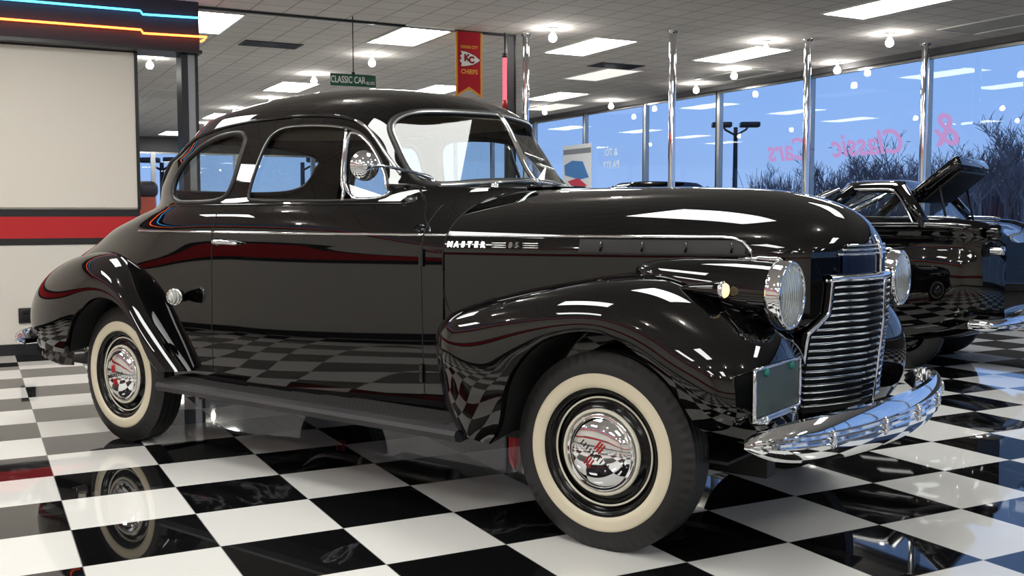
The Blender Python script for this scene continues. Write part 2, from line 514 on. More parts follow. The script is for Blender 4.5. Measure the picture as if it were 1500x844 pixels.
def side_strip(x0, x1, z, r, n=60, zf=None, off=0.0):
    xs = np.linspace(x0, x1, n); return [(x, -flank(x, z if zf is None else zf(x), off), z if zf is None else zf(x)) for x in xs]
for s in (-1, 1):
    g = lambda P: [(x, -s * y, z) for x, y, z in P]
    MB().tube(g(side_strip(-2.82, -2.155, 1.07, 0)), [.002] + [.006] * 59, 6).build('belt_moulding', M['chrome'], car)
    MB().tube(g(side_strip(-2.145, -.905, 1.07, 0)), .006, 6).build('belt_moulding', M['chrome'], car)
    MB().tube(g(side_strip(-.895, -.79, 1.07, 0)), .006, 6).build('belt_moulding', M['chrome'], car)
    hp = [(x, 1.07) for x in np.linspace(-.78, .27, 60)] + [(.31, 1.067), (.345, 1.055), (.368, 1.03), (.375, 1.0)]
    MB().tube([(x, s * (hood_side(x, z, .002)), z) for x, z in hp], .0065, 6).build('hood_moulding', M['chrome'], car)
    # recessed louvre band below the moulding
    mb = MB()
    P = np.array([[(x, s * hood_side(x, z, .004), z) for z in (1.012, 1.018, 1.055, 1.06)] for x in np.linspace(-.22, .355, 40)])
    mb.grid(P); mb.build('louvre_band', M['gasket'], car)
    for k in range(4):
        xa = -.14 + k * .15
        MB().tube([(x, s * hood_side(x, z, .007), z) for x, z in ((xa, 1.05), (xa + .004, 1.035), (xa + .002, 1.018))], .0045, 5).build('louvre', M['paint'], car)
    MB().tube([(x, s * hood_side(x, 1.006, .001), 1.006) for x in np.linspace(-.78, .40, 50)], .003, 5).build('hood_seam', M['dark'], car)
    # door gaps
    for xs, zs in (((-2.145, -2.155), (1.19, .44)), ((-.905, -.885), (1.19, .44)), ((-.787, -.787), (1.19, .93))):
        pts = [(xs[0] + (xs[1] - xs[0]) * t, s * flank(min(xs[0] + (xs[1] - xs[0]) * t, -.786), zs[0] + (zs[1] - zs[0]) * t, -.0005), zs[0] + (zs[1] - zs[0]) * t) for t in np.linspace(0, 1, 40)]
        MB().tube(pts, .0028, 5).build('panel_gap', M['dark'], car)
    pts = smooth_path([(-.787, .93), (-.785, .85), (-.76, .78), (-.72, .73)], 14)
    MB().tube([(x, s * (hood_side(x, z) + .0), z) for x, z in pts], .003, 5).build('panel_gap', M['dark'], car)

# drip rail and window frames
def surf(x, z, s, off=0.0): return (x, s * (side_y(x, z) + off), z)
drip = smooth_path([(-2.80, 1.445), (-2.68, 1.505), (-2.548, 1.542), (-2.38, 1.568), (-2.234, 1.583), (-2.023, 1.595), (-1.797, 1.600), (-1.565, 1.588), (-1.415, 1.560), (-1.334, 1.521), (-1.23, 1.426), (-1.136, 1.330), (-1.07, 1.268)], 80)
for s in (-1, 1):
    MB().tube([surf(x, z, s, .004) for x, z in drip[:62]], .008, 7).build('drip_rail', M['paint'], car)
    MB().tube([surf(x, z, s, .005) for x, z in drip[58:76]], .008, 7).build('pillar_moulding', M['chrome'], car)
    MB().tube([surf(x, z, s, -.004) for x, z in quarter_poly], .014, 8, closed=True).build('quarter_window_seal', M['gasket'], car)
    MB().tube([surf(x, z, s, -.012) for x, z in quarter_poly], .007, 8, closed=True).build('quarter_window_bead', M['paint'], car)
    MB().tube([surf(x, z, s, -.003) for x, z in door_poly], .008, 8, closed=True).build('door_window_frame', M['gasket'], car)
    up = [p for p in door_poly if p[1] > 1.3 and p[0] < -1.46]
    up = sorted(up, key=lambda p: p[0])
    MB().tube([surf(x, z, s, .006) for x, z in up], .0025, 6).build('door_window_bead', M['satin'], car)
    # vent window with bright frame
    vent = [(-1.372, 1.214), (-1.436, 1.512), (-1.372, 1.497), (-1.30, 1.448), (-1.248, 1.391), (-1.192, 1.315), (-1.166, 1.259), (-1.170, 1.236), (-1.20, 1.218)]
    D = dense(vent, True, 5); 
    for _ in range(3): D = (np.roll(D, 1, 0) + 2 * D + np.roll(D, -1, 0)) / 4
    vf = MB().tube([surf(x, z, s, -.001) for x, z in D], .0065, 7, closed=True).build('vent_window_frame', M['chrome'], car)
    bar = MB().tube([surf(-1.382 - .066 * t, 1.210 + .312 * t, s, .0) for t in np.linspace(0, 1, 14)], .008, 7).build('division_bar', M['chrome'], car)
    def pane(name, poly, off, m, par):
        P = np.array([surf(x, z, s, off) for x, z in poly]); c = P.mean(0)
        # flat pane: best plane through the outline
        u, w, vt = np.linalg.svd(P - c); n = vt[2]; P = P - np.outer((P - c) @ n, n)
        return from_vf(name, list(P), [tuple(range(len(P)))], m, par, False)
    pane('quarter_glass', quarter_poly, -.012, M['glass'], car)
    dp = [p for p in door_poly if p[0] < -1.382 - (p[1] - 1.21) * .21]
    pane('door_glass', dp, -.016, M['glass'], car)
    pane('vent_glass', D, -.006, M['vent_glass'], vf)
    # belt reveal under the windows
    MB().tube([surf(x, 1.196, s, .002) for x in np.linspace(-2.66, -1.06, 60)], .0045, 6).build('window_sill_moulding', M['paint'], car)

# windshield: frame, two flat panes, centre bar
fr = np.array([(nose_x(y, z) + .004, y, z) for y, z in ws_poly])
MB().tube(fr, .0085, 8, closed=True).build('windshield_frame', M['satin'], car)
MB().tube(fr * 1.0 - [.012, 0, 0], .018, 8, closed=True).build('windshield_seal', M['gasket'], car)
for s in (-1, 1):
    hp = [(y, z) for y, z in dense(ws_half, True, 4)]
    P = np.array([(nose_x(y, z) - .010, s * y, z) for y, z in hp]); c = P.mean(0)
    u, w, vt = np.linalg.svd(P - c); n = vt[2]; P = P - np.outer((P - c) @ n, n)
    from_vf('windshield_glass', list(P), [tuple(range(len(P)))], M['glass'], car, False)
cb = [(nose_x(0, z) + .008, 0, z) for z in np.linspace(1.285, 1.605, 12)]
MB().tube(cb, .013, 8).build('windshield_centre_bar', M['chrome'], car)
rr = [(tail_x(y, z) - .002, y, z) for y, z in rear_poly]
MB().tube(rr, .012, 6, closed=True).build('rear_window_seal', M['gasket'], car)
from_vf('rear_glass', [(tail_x(y, z) + .008, y, z) for y, z in rear_poly], [tuple(range(len(rear_poly)))], M['glass'], car, False)

# wipers and cowl vent
for s in (-1, 1):
    wb = np.array([nose_x(.27, 1.275) + .03, s * .27, 1.272])
    wp = MB().lathe([(.0, .018), (.012, .016), (.016, .008), (.02, 0), (.02, -.02)], 14, Matrix.Translation(wb)).build('wiper_pivot', M['chrome'], car)
    e = np.array([nose_x(.02, 1.30) + .03, s * .04, 1.305])
    MB().tube(np.linspace(wb + [0, 0, .012], e, 6), [.006, .006, .005, .004, .004, .003], 6).build('wiper_arm', M['satin'], wp)
cv = MB()
cv.rbox(-.80, -.66, -.13, .13, 1.262, 1.276, .006)
cv.build('cowl_vent', M['paint'], car)
# ------------------------------------------------------------------ fenders
def fender(stations, nu=120, nv=26, inner=.30):
    """stations: rows of (I, P1, P2, L) with |y|"""
    S_ = np.array(stations, float)
    d = np.r_[0, np.cumsum(np.linalg.norm(np.diff((S_[:, 0] + S_[:, 3]) / 2, axis=0), axis=1) + .02)]
    q = np.linspace(0, d[-1], nu); C = cspline(d, S_, q)
    t = np.linspace(0, 1, nv)
    return np.array([bez(*c, t) for c in C])
def make_fender(name, st, hub_x):
    G = fender(st)
    for s in (-1, 1):
        f = MB().grid(G * [1, s, 1])
        # turned lip and dark wheel house behind it
        L_ = G[:, -1]
        lip = np.array([L_, L_ + [0, -.012, -.004], L_ + [0, -.03, 0]])
        f.grid(lip * [1, s, 1])
        o = f.build(name, M['paint'], car)
        w = np.array([L_ + [0, -.03, 0], L_ + [0, -.15, .02], L_ + [0, -.38, .01], L_ + [0, -.56, -.02]])
        MB().grid(w * [1, s, 1]).build('wheel_house', M['dark'], o)
    return G

def st(I, L, b1, b2, out=.93, top=.85):
    """I joint, L lip, b1/b2 forward push of the two control points"""
    I = np.array(I); L = np.array(L)
    P1 = np.array([I[0] + b1, max(top, I[1] + .02) if b1 is not None else top, I[2] + .012])
    P2 = np.array([I[0] * .42 + L[0] * .58 + b2, out, I[2] * .42 + L[2] * .58])
    return [I, P1, P2, L]
front = [
    st((-.64, .70, .355), (-.43, .86, .325), -.04, -.02, .905, .82),
    st((-.715, .70, .45), (-.385, .875, .375), -.03, -.01, .898, .84),
    st((-.755, .70, .56), (-.355, .885, .46), -.02, 0, .897, .85),
    st((-.775, .70, .66), (-.335, .89, .54), -.01, 0, .896, .86),
    st((-.755, .695, .735), (-.305, .89, .60), -.01, 0, .896, .86),
    st((-.62, .68, .81), (-.25, .89, .665), -.0, 0, .896, .86),
    st((-.42, .655, .865), (-.17, .89, .72), .0, 0, .896, .86),
    st((-.18, .61, .915), (-.06, .89, .757), .0, 0, .896, .85),
    st((.05, .56, .945), (.05, .89, .763), .01, 0, .896, .84),
    st((.24, .48, .935), (.15, .89, .735), .04, .01, .896, .82),
    st((.38, .42, .88), (.24, .886, .675), .07, .035, .905, .78),
    st((.485, .385, .80), (.30, .884, .63), .08, .07, .905, .74),
    st((.54, .370, .70), (.345, .878, .575), .08, .10, .895, .70),
    st((.552, .367, .61), (.378, .862, .515), .075, .12, .875, .67),
    st((.548, .365, .53), (.405, .825, .468), .07, .125, .83, .63),
    st((.54, .363, .465), (.435, .755, .435), .06, .11, .765, .59),
    st((.53, .361, .405), (.47, .64, .400), .045, .07, .67, .54),
]
rear = [
    st((-3.86, .50, .415), (-3.29, .865, .425), -.06, -.12, .86, .72),
    st((-3.90, .52, .53), (-3.255, .875, .47), -.06, -.12, .885, .76),
    st((-3.87, .55, .67), (-3.21, .885, .545), -.06, -.11, .897, .79),
    st((-3.75, .585, .79), (-3.14, .89, .63), -.05, -.08, .896, .81),
    st((-3.56, .62, .88), (-3.04, .89, .695), -.04, -.04, .896, .82),
    st((-3.34, .65, .935), (-2.94, .89, .732), -.02, -.01, .896, .83),
    st((-3.12, .67, .958), (-2.84, .89, .738), 0, 0, .896, .84),
    st((-2.94, .68, .94), (-2.75, .89, .715), .01, 0, .896, .84),
    st((-2.78, .69, .86), (-2.665, .89, .665), .01, .01, .896, .84),
    st((-2.66, .69, .75), (-2.595, .89, .60), .01, .01, .896, .84),
    st((-2.54, .69, .63), (-2.54, .89, .53), .01, .01, .896, .84),
    st((-2.42, .69, .51), (-2.495, .885, .46), .01, .02, .895, .83),
    st((-2.31, .69, .40), (-2.46, .875, .405), .0, .02, .89, .82),
]
FG = make_fender('front_fender', front, 0)
RG = make_fender('rear_fender', rear, -2.87)

# valance between the front fenders, under the grille
P = np.array([[(.50 + .10 * math.cos(a) * (1 - .0), .345 * math.sin(a), z) for a in np.linspace(-PI / 2, PI / 2, 30)] for z in (.30, .40, .47)])
MB().grid(P).build('front_apron', M['paint'], car)
# splash pan behind the rear wheels
for s in (-1, 1):
    P = np.array([[(x, s * y, .44 - .10 * t + .0 * t) for x, y in ((-3.96, .45), (-3.92, .62), (-3.80, .74), (-3.62, .79), (-3.44, .80), (-3.34, .78))] for t in (0, .4, 1)])
    P[2, :, 2] += np.array([.07, .06, .045, .02, 0, .005])
    MB().grid(P).build('splash_pan', M['paint'], car)

# ------------------------------------------------------------------ running boards
for s in (-1, 1):
    sec = [(-.69, .372), (-.72, .378), (-.845, .358), (-.868, .350), (-.876, .335), (-.868, .312), (-.84, .305), (-.69, .325)]
    xs = np.linspace(-2.46, -.58, 24)
    P = np.array([[(x, s * -y, z) for y, z in sec] for x in xs])
    m = MB(); m.grid(P, cv=True); n = len(sec); k = len(xs)
    m.F.append(tuple(range(n))); m.F.append(tuple((k - 1) * n + j for j in range(n)))
    rb = m.build('running_board', M['board_rubber'], car, sharp=40)
    m = MB()
    for q in range(9):
        y = .715 + q * .014; z = .3775 - (y - .72) * .16
        m.box(-2.44, -.66, s * y - .003, s * y + .003, z, z + .004)
    m.build('tread_ribs', M['board_rubber'], rb, smooth=False)

# ------------------------------------------------------------------ wheels
TR = .345
def wheel_proto():
    w = bpy.data.objects.new('wheel', None); COL.objects.link(w); w.parent = car; w.empty_display_size = .05
    # tyre: axis y, outer face towards -y
    prof = [(.205, -.062), (.215, -.070), (.235, -.0745), (.272, -.0765), (.285, -.0765), (.305, -.073), (.322, -.066), (.332, -.060)]
    tread = []
    for y0 in np.linspace(-.056, .056, 5)[:-1]:
        tread += [(.345, y0 + .003), (.3455, y0 + .024), (.338, y0 + .025), (.338, y0 + .0275)]
    prof += [(.341, -.057)] + tread + [(.341, .058), (.332, .061), (.322, .066), (.30, .074), (.27, .077), (.23, .074), (.205, .062)]
    def notch(k, a):
        if k in (6, 7, 8): return np.where((a * 60 / (2 * PI)) % 1 < .35, -.006, 0)
        return 0 * a
    MB().lathe(prof, 240, axis='y', mod=notch).build('tire', M['rubber'], w, sharp=30)
    MB().lathe([(.222, -.0735), (.224, -.0785), (.24, -.080), (.262, -.080), (.270, -.0785), (.272, -.076)], 96, axis='y').build('whitewall', M['white_rubber'], w)
    rim = [(.213, -.058), (.222, -.066), (.220, -.072), (.212, -.071), (.205, -.060), (.198, -.045), (.180, -.040), (.168, -.046), (.155, -.058), (.14, -.060), (.10, -.058), (.0, -.058)]
    MB().lathe(rim, 96, axis='y').build('rim', M['rim'], w)
    for r, y in ((.186, -.045),):
        MB().lathe([(r - .003, y - .002), (r - .0015, y - .005), (r + .0025, y - .006), (r + .004, y - .003)], 96, axis='y').build('pinstripe', M['cream_line'], w)
    MB().lathe([(.150, -.058), (.149, -.066), (.143, -.069), (.137, -.066), (.136, -.058)], 96, axis='y').build('trim_ring', M['cream_line'], w)
    hc = MB().lathe([(.134, -.058), (.134, -.070), (.128, -.074), (.122, -.072), (.119, -.075), (.112, -.083), (.095, -.094), (.07, -.103), (.04, -.1085), (.015, -.1105), (.0001, -.1107)], 96, axis='y').build('hubcap', M['chrome'], w)
    # red and dark enamel emblem pressed in the cap
    m = MB(); m2 = MB()
    def cap_y(x, z):
        r = math.hypot(x, z); return -float(np.interp(r, [0, .015, .04, .07, .095, .112], [.1107, .1105, .1085, .103, .094, .083])) - .0008
    e1 = (math.cos(math.radians(52)), math.sin(math.radians(52)))
    for c0 in (.034, -.034):
        m = MB()
        for k in range(3):
            w_ = (k - 1) * .0105; pts = []
            for t in np.linspace(-.018, .018, 7):
                x = (c0 + t) * e1[0] - w_ * e1[1]; z = (c0 + t) * e1[1] + w_ * e1[0]
                pts.append((x, cap_y(x, z), z))
            m.tube(pts, .0034, 5)
        m.build('red_emblem', M['red'], hc)
    for k in range(10):
        t = -.062 + k * .0138
        pts = []
        for b in np.linspace(-.009, .009, 4):
            x = t * e1[1] + b * e1[0]; z = -t * e1[0] + b * e1[1]
            pts.append((x, cap_y(x, z), z))
        m2.tube(pts, .0022, 4)
    m2.build('raised_lettering', M['dark'], hc)
    # brake drum behind
    MB().lathe([(.0, -.03), (.16, -.03), (.16, .05), (.0, .05)], 40, axis='y').build('brake_drum', M['under'], w, sharp=30)
    return w
w0 = wheel_proto()
w0.location = (0, -.725, .341); w0.rotation_euler = (0, 0, .0416)
def wheel(loc, rot):
    c = copy_tree(w0, car); c.location = loc; c.rotation_euler = rot; return c
wheel((-2.87, -.725, .341), (0, -.9, 0))
wheel((0, .725, .341), (0, 1.1, PI + .0416))
wheel((-2.87, .725, .341), (0, .5, PI))

# ------------------------------------------------------------------ grille
gr = bpy.data.objects.new('grille', None); COL.objects.link(gr); gr.parent = car; gr.empty_display_size = .05
gtop, gbot, NB = .925, .495, 18
half_w = grille_half
_gp = pchip([0, .1, .2, .28, .34, .38], [.668, .656, .628, .594, .560, .534])
def gpt(y, z, off): return (float(_gp(abs(y))) + off + rake(z), y, z)
def gcurve(z, off, hwz, n=41):
    ys = hwz * np.sin(np.linspace(-PI / 2, PI / 2, n)); return [gpt(y, z - .012 * max(0, abs(y) - .2) / .18 * 0, off) for y in ys]
for k in range(NB):
    z = gtop - .022 - (gtop - .022 - gbot) * k / (NB - 1)
    c = np.array(gcurve(z, .017, half_w(z) - .004))
    P = np.array([c + [0, 0, .0065], c + [.008, 0, .003], c + [.008, 0, -.003], c + [0, 0, -.0075], c + [-.012, 0, -.006], c + [-.012, 0, .005]])
    MB().grid(np.transpose(P, (1, 0, 2)), cv=True).build('grille_bar', M['chrome'], gr, sharp=60)
# bright surround: top bar, both stepped sides
c = np.array(gcurve(gtop + .004, .020, .295))
P = np.array([c + [0, 0, .014], c + [.008, 0, .008], c + [.008, 0, -.006], c + [0, 0, -.011], c + [-.015, 0, -.01], c + [-.015, 0, .013]])
MB().grid(np.transpose(P, (1, 0, 2)), cv=True).build('grille_top_bar', M['chrome'], gr, sharp=60)
for s in (-1, 1):
    pts = [gpt(s * half_w(z), z, .016) for z in np.linspace(gtop + .004, gbot - .014, 60)]
    MB().tube(smooth_path(pts, 60), .0075, 7).build('grille_side_frame', M['chrome'], gr)
pts = [gpt(0, z, .026) for z in np.linspace(gtop, gbot - .03, 20)]
MB().tube(pts, .005, 7).build('grille_centre_rib', M['chrome'], gr)
P = np.array([[gpt(y, z, -.002) for y in np.linspace(-1, 1, 41) * half_w(z)] for z in np.linspace(gtop, gbot - .03, 60)])
MB().grid(P).build('grille_backing', M['dark'], gr)
# nose badge: dark blue panel with three chrome bars, bright centre fin
def nosep(y, z, off):
    # point on the hood nose
    lo, hi = 0.0, .668
    for _ in range(40):
        mid = (lo + hi) / 2
        hwid = float(np.interp(mid, HP[:, 0], HP[:, 1])); zt = float(h_top(mid)); t = np.clip((z - H_Z0) / max(zt - H_Z0, 1e-4), 0, 1)
        if zt > z and hwid * (1 - t ** H_N) ** (1 / H_N) > abs(y): lo = mid
        else: hi = mid
    return ((lo + hi) / 2 + off, y, z)
bd = bpy.data.objects.new('nose_badge', None); COL.objects.link(bd); bd.parent = car; bd.empty_display_size = .03
P = np.array([[nosep(y * .225, z, .005) for y in np.linspace(-1, 1, 31)] for z in np.linspace(.946, 1.008, 8)])
MB().grid(P).build('enamel_panel', M['navy'], bd)
for z, w_ in ((1.012, .245), (1.027, .225), (1.042, .20)):
    MB().tube([nosep(y * w_, z, .007) for y in np.linspace(-1, 1, 31)], .0045, 6).build('badge_bar', M['chrome'], bd)
MB().tube([nosep(0, z, .012) for z in np.linspace(.94, 1.075, 16)], [.008] * 13 + [.007, .006, .004], 8).build('badge_fin', M['chrome'], bd)

# ------------------------------------------------------------------ headlights on their pods
for s in (-1, 1):
    def ring(x, r, cy, cz, n=40):
        a = np.linspace(0, 2 * PI, n, endpoint=False); return np.stack([np.full(n, x), s * cy + r * np.cos(a), cz + r * np.sin(a)], 1)
    prof = [(.02, .010, .585, .955), (.06, .040, .585, .945), (.13, .066, .584, .930), (.22, .086, .583, .916), (.32, .099, .581, .905), (.42, .106, .580, .897), (.50, .108, .580, .893), (.545, .107, .58, .891)]
    m = MB(); m.grid(np.array([ring(*p) for p in prof]), cv=True)
    pod = m.build('headlight_pod', M['paint'], car)
    T = Matrix.Translation((.545, s * .58, .891))
    hl = MB().lathe([(.104, -.01), (.112, -.004), (.1135, .008), (.1125, .03), (.110, .042), (.1035, .047), (.0985, .043), (.097, .038)], 64, T, axis='x').build('headlight_bezel', M['chrome'], car)
    MB().lathe([(.0995, .038), (.085, .047), (.06, .055), (.03, .060), (.0001, .062)], 48, T, axis='x').build('headlight_lens', M['lens'], hl)
    # small bright finial over the pod
    MB().tube([(.40, s * .58, 1.004), (.47, s * .58, 1.006), (.535, s * .58, 1.003), (.555, s * .58, .998)], [.002, .008, .011, .006], 8).build('pod_ornament', M['chrome'], pod)
    # neck that joins the pod to the fender valley
    nk = np.array([[(x, s * (.58 - w), z) for x, w, z in ((.05, .0, .95), (.20, .05, .885), (.34, .06, .83), (.44, .03, .785), (.49, 0, .80))],
                   [(x, s * (.58 + w), z) for x, w, z in ((.05, .02, .95), (.20, .07, .885), (.34, .08, .83), (.44, .05, .785), (.49, .02, .80))]])
    # parking lamp
    pk = np.array((.405, s * .715, .908))
    T = Matrix.Translation(pk)
    m = MB().lathe([(.0005, -.16), (.010, -.13), (.020, -.08), (.0265, -.03), (.028, 0), (.0275, .006)], 28, T, axis='x')
    pl = m.build('parking_light', M['paint'], car)
    MB().lathe([(.028, .0), (.030, .004), (.029, .012), (.025, .014)], 28, T, axis='x').build('parking_light_rim', M['chrome'], pl)
    MB().lathe([(.026, .010), (.020, .020), (.010, .025), (.0001, .027)], 24, T, axis='x').build('parking_light_lens', M['amber'], pl)

# ------------------------------------------------------------------ bumpers
def bumper(name, path, h, flip=1):
    """path: (x,y,z) centre line of the front face"""
    C_ = smooth_path(path, 90); n = len(C_)
    tan = np.gradient(C_, axis=0); tan[:, 2] = 0; tan /= np.linalg.norm(tan, axis=1, keepdims=True)
    nor = np.stack([-tan[:, 1], tan[:, 0], 0 * tan[:, 0]], 1) * flip
    sec = [(-.018, 1.0), (-.002, .97), (.012, .72), (.018, .40), (.014, .34), (.018, .28), (.0185, .16), (.0145, .10), (.0185, .04), (.0185, -.10), (.0145, -.16), (.018, -.22), (.017, -.45), (.010, -.75), (-.002, -.97), (-.018, -1.0), (-.022, -.9), (-.014, 0), (-.022, .9)]
    e = np.linspace(-1, 1, n); tp = (1 - np.abs(e) ** 7 * .82)
    P = np.array([[C_[i] + nor[i] * d + np.array([0, 0, hh * h / 2 * tp[i]]) for d, hh in sec] for i in range(n)])
    m = MB(); m.grid(P, cv=True); k = len(sec)
    m.F.append(tuple(range(k))); m.F.append(tuple((n - 1) * k + j for j in range(k)))
    b = m.build(name, M['chrome'], car, sharp=35)
    return b, C_, nor
bp, C_, nor = bumper('front_bumper', [(.545, -.835, .445), (.60, -.80, .447), (.70, -.66, .45), (.765, -.45, .452), (.80, -.2, .453), (.808, 0, .453), (.80, .2, .453), (.765, .45, .452), (.70, .66, .45), (.60, .80, .447), (.545, .835, .445)], .150, -1)
for y in (-.60, -.30, 0, .30, .60):
    i = int(np.argmin(np.abs(C_[:, 1] - y)))
    c = C_[i] + nor[i] * .017
    MB().tube([c + [0, 0, .03] - nor[i] * .004, c + [0, 0, .02] + nor[i] * .006, c + nor[i] * .008, c - [0, 0, .02] + nor[i] * .006, c - [0, 0, .03] - nor[i] * .004], [.004, .007, .0075, .007, .004], 8).build('bumper_rivet', M['chrome'], bp)
for s in (-1, 1):
    MB().tube([(.35, s * .33, .40), (.60, s * .34, .41), (.77, s * .36, .44)], .014, 6).build('bumper_bracket', M['under'], bp)
rbp, C2_, nor2 = bumper('rear_bumper', [(-3.76, .85, .46), (-3.86, .81, .46), (-3.975, .62, .46), (-4.05, .3, .46), (-4.065, 0, .46), (-4.05, -.3, .46), (-3.975, -.62, .46), (-3.86, -.81, .46), (-3.76, -.85, .46)], .105, -1)
for s in (-1, 1):
    T = Matrix.Translation((-4.045, s * .42, .47))
    MB().rbox(-.03, .03, -.028, .028, -.075, .075, .024, 4, T).build('bumper_guard', M['chrome'], rbp)

# ------------------------------------------------------------------ licence plate
pc = Matrix.Translation((.585, -.685, .607)) @ Matrix.Rotation(math.radians(0), 4, 'Z')
pl = MB().rbox(-.004, .004, -.17, .17, -.072, .072, .003, 2, pc).build('licence_plate', M['plate'], car)
fr_ = [(.004, -.176, -.077), (.004, .176, -.077), (.004, .176, .077), (.004, -.176, .077)]
MB().tube([tuple(pc @ Vector(p)) for p in dense(fr_, True, 6)], .006, 6, closed=True).build('plate_frame', M['chrome'], pl)
for y in (-.10, .10):
    MB().lathe([(.013, 0), (.013, .006), (.009, .010), (.0001, .011)], 16, pc @ Matrix.Translation((.004, y, .062)), axis='x').build('bolt_cap', M['teal'], pl)
for y in (-.11, .11):
    MB().tube([tuple(pc @ Vector(p)) for p in ((-.004, y, -.08), (.02, y, -.075), (.02, y, -.09), (-.10, y * .6, -.11))], .005, 6).build('plate_bracket', M['chrome'], pl)
MB().tube([tuple(pc @ Vector((.010, y, -.085))) for y in np.linspace(-.15, .15, 5)], .006, 6).build('plate_bracket', M['chrome'], pl)

# ------------------------------------------------------------------ small fittings
for s in (-1, 1):
    dr = [d for d in doors if (d.data.vertices[0].co.y < 0) == (s < 0)][0]
    # door handle
    y0 = flank(-2.03, 1.025)
    hnd = MB().tube(smooth_path([(-2.10, s * (y0 + .006), 1.026), (-2.095, s * (y0 + .028), 1.026), (-2.03, s * (y0 + .034), 1.026), (-1.955, s * (y0 + .030), 1.022), (-1.935, s * (y0 + .022), 1.020)], 16), [.014, .014, .0135, .013, .0125, .012, .0115, .011, .0105, .010, .0095, .009, .0085, .008, .007, .004], 10)
    h_ = hnd.build('door_handle', M['chrome'], dr)
    MB().lathe([(.017, -.01), (.017, .008), (.012, .012)], 18, Matrix.Translation((-2.10, s * y0, 1.026)), axis='y').build('handle_escutcheon', M['chrome'], dr)
    # hinges low on the front edge
    for z in (.52, .98):
        MB().lathe([(.0001, -.035), (.012, -.035), (.012, .035), (.0001, .035)], 12, Matrix.Translation((-.895, s * (flank(-.9, z) + .002), z))).build('door_hinge', M['paint'], dr, sharp=40)
# round mirror on the near A pillar
ms = np.array((-1.02, -side_y(-1.02, 1.30) - .004, 1.30)); hd = np.array((-1.105, -.80, 1.345))
mir = MB().lathe([(.0001, .026), (.02, .025), (.04, .019), (.052, .010), (.058, .002), (.061, -.002), (.058, -.006), (.0001, -.006)], 40, Matrix.Translation(hd) @ Matrix.Rotation(math.radians(-25), 4, 'Z') , axis='x').build('side_mirror', M['chrome'], car)
MB().lathe([(.0001, .034), (.012, .033), (.018, .026)], 20, Matrix.Translation(hd) @ Matrix.Rotation(math.radians(-25), 4, 'Z'), axis='x').build('mirror_boss', M['chrome'], mir)
MB().tube(smooth_path([hd + [.024, .004, 0], hd + [.045, .03, .0], ms + [-.01, -.03, .01], ms + [0, -.006, 0], ms + [.004, 0, -.004]], 14), [.010, .008, .007, .006, .006, .006, .006, .006, .006, .007, .009, .011, .011, .009], 8).build('mirror_arm', M['chrome'], mir)
MB().lathe([(.0001, -.02), (.010, -.018), (.011, .0), (.010, .018), (.0001, .02)], 14, Matrix.Translation(ms + [.01, -.004, -.022])).build('mirror_clamp', M['chrome'], mir)
# round lamp on the leading edge of the rear fender
lp = np.array((-2.335, -.835, .765))
T = Matrix.Translation(lp) @ Matrix.Rotation(math.radians(-62), 4, 'Z')
ml = MB().lathe([(.0005, -.075), (.018, -.065), (.030, -.04), (.037, -.01), (.038, 0)], 28, T, axis='x').build('marker_lamp', M['paint'], car)
MB().lathe([(.038, 0), (.041, .004), (.040, .014), (.034, .016)], 28, T, axis='x').build('marker_lamp_rim', M['chrome'], ml)
MB().lathe([(.036, .012), (.025, .022), (.012, .026), (.0001, .027)], 24, T, axis='x').build('marker_lamp_lens', M['lens'], ml)
MB().tube([lp + [-.02, .03, -.01], lp + [-.05, .10, -.03]], .010, 6).build('marker_lamp_stalk', M['paint'], ml)

# hood side lettering
nb = bpy.data.objects.new('hood_nameplate', None); COL.objects.link(nb); nb.parent = car; nb.empty_display_size = .03
def flat_T(x, z, off=.0035):
    y = hood_side(x, z) + off; dydx = (hood_side(x + .02, z) - hood_side(x - .02, z)) / .04; dydz = (hood_side(x, z + .012) - hood_side(x, z - .012)) / .024
    ex = Vector((1, -dydx, 0)).normalized(); ez = Vector((0, -dydz, 1)).normalized(); n = ex.cross(ez).normalized()
    R = Matrix((ex, ez, n)).transposed().to_4x4(); R.translation = (x, -y, z); return R
for i, ch in enumerate('MASTER'):
    text('letter', ch, .030, M['chrome'], nb, flat_T(-.757 + i * .0295, 1.034), bold=.0012)
for i, ch in enumerate('85'):
    text('letter', ch, .030, M['chrome'], nb, flat_T(-.492 + i * .026, 1.034), bold=.0012)
for xa, xb in ((-.572, -.512), (-.442, -.380)):
    m = MB()
    for dz in (-.008, 0, .008):
        m.tube([(x, -hood_side(x, 1.034) - .003, 1.034 + dz) for x in np.linspace(xa, xb, 6)], .0028, 5)
    m.build('nameplate_bar', M['satin'], nb)

# ------------------------------------------------------------------ interior and underbody
def lining(z0, z1, k, n=14):
    rows = []
    for z in np.linspace(z0, z1, n):
        p = planform(z, 40, 60); rows.append(np.c_[p[:, 0] * 1.0, np.maximum(p[:, 1] - k, 0), np.full(len(p), z - .02)])
    return np.array(rows)
P = lining(1.60, 1.755, .02); mb = MB(); mb.grid(P); mb.grid(P * [1, -1, 1]); mb.build('headliner', M['headliner'], car)
seat = MB().rbox(-2.12, -1.55, -.60, .60, .62, .80, .07, 4).build('seat_cushion', M['leather'], car)
MB().rbox(-.07, .09, -.60, .60, -.02, .50, .06, 4, Matrix.Translation((-2.14, 0, .74)) @ Matrix.Rotation(math.radians(-14), 4, 'Y')).build('seat_back', M['leather'], car)
MB().rbox(-3.0, -2.30, -.50, .50, 1.10, 1.16, .03, 3).build('parcel_shelf', M['leather'], car)
MB().rbox(-1.16, -1.02, -.60, .60, 1.02, 1.235, .04, 3).build('dashboard', M['dash'], car)
T = Matrix.Translation((-1.40, .36, 1.10)) @ Matrix.Rotation(math.radians(-38), 4, 'Y')
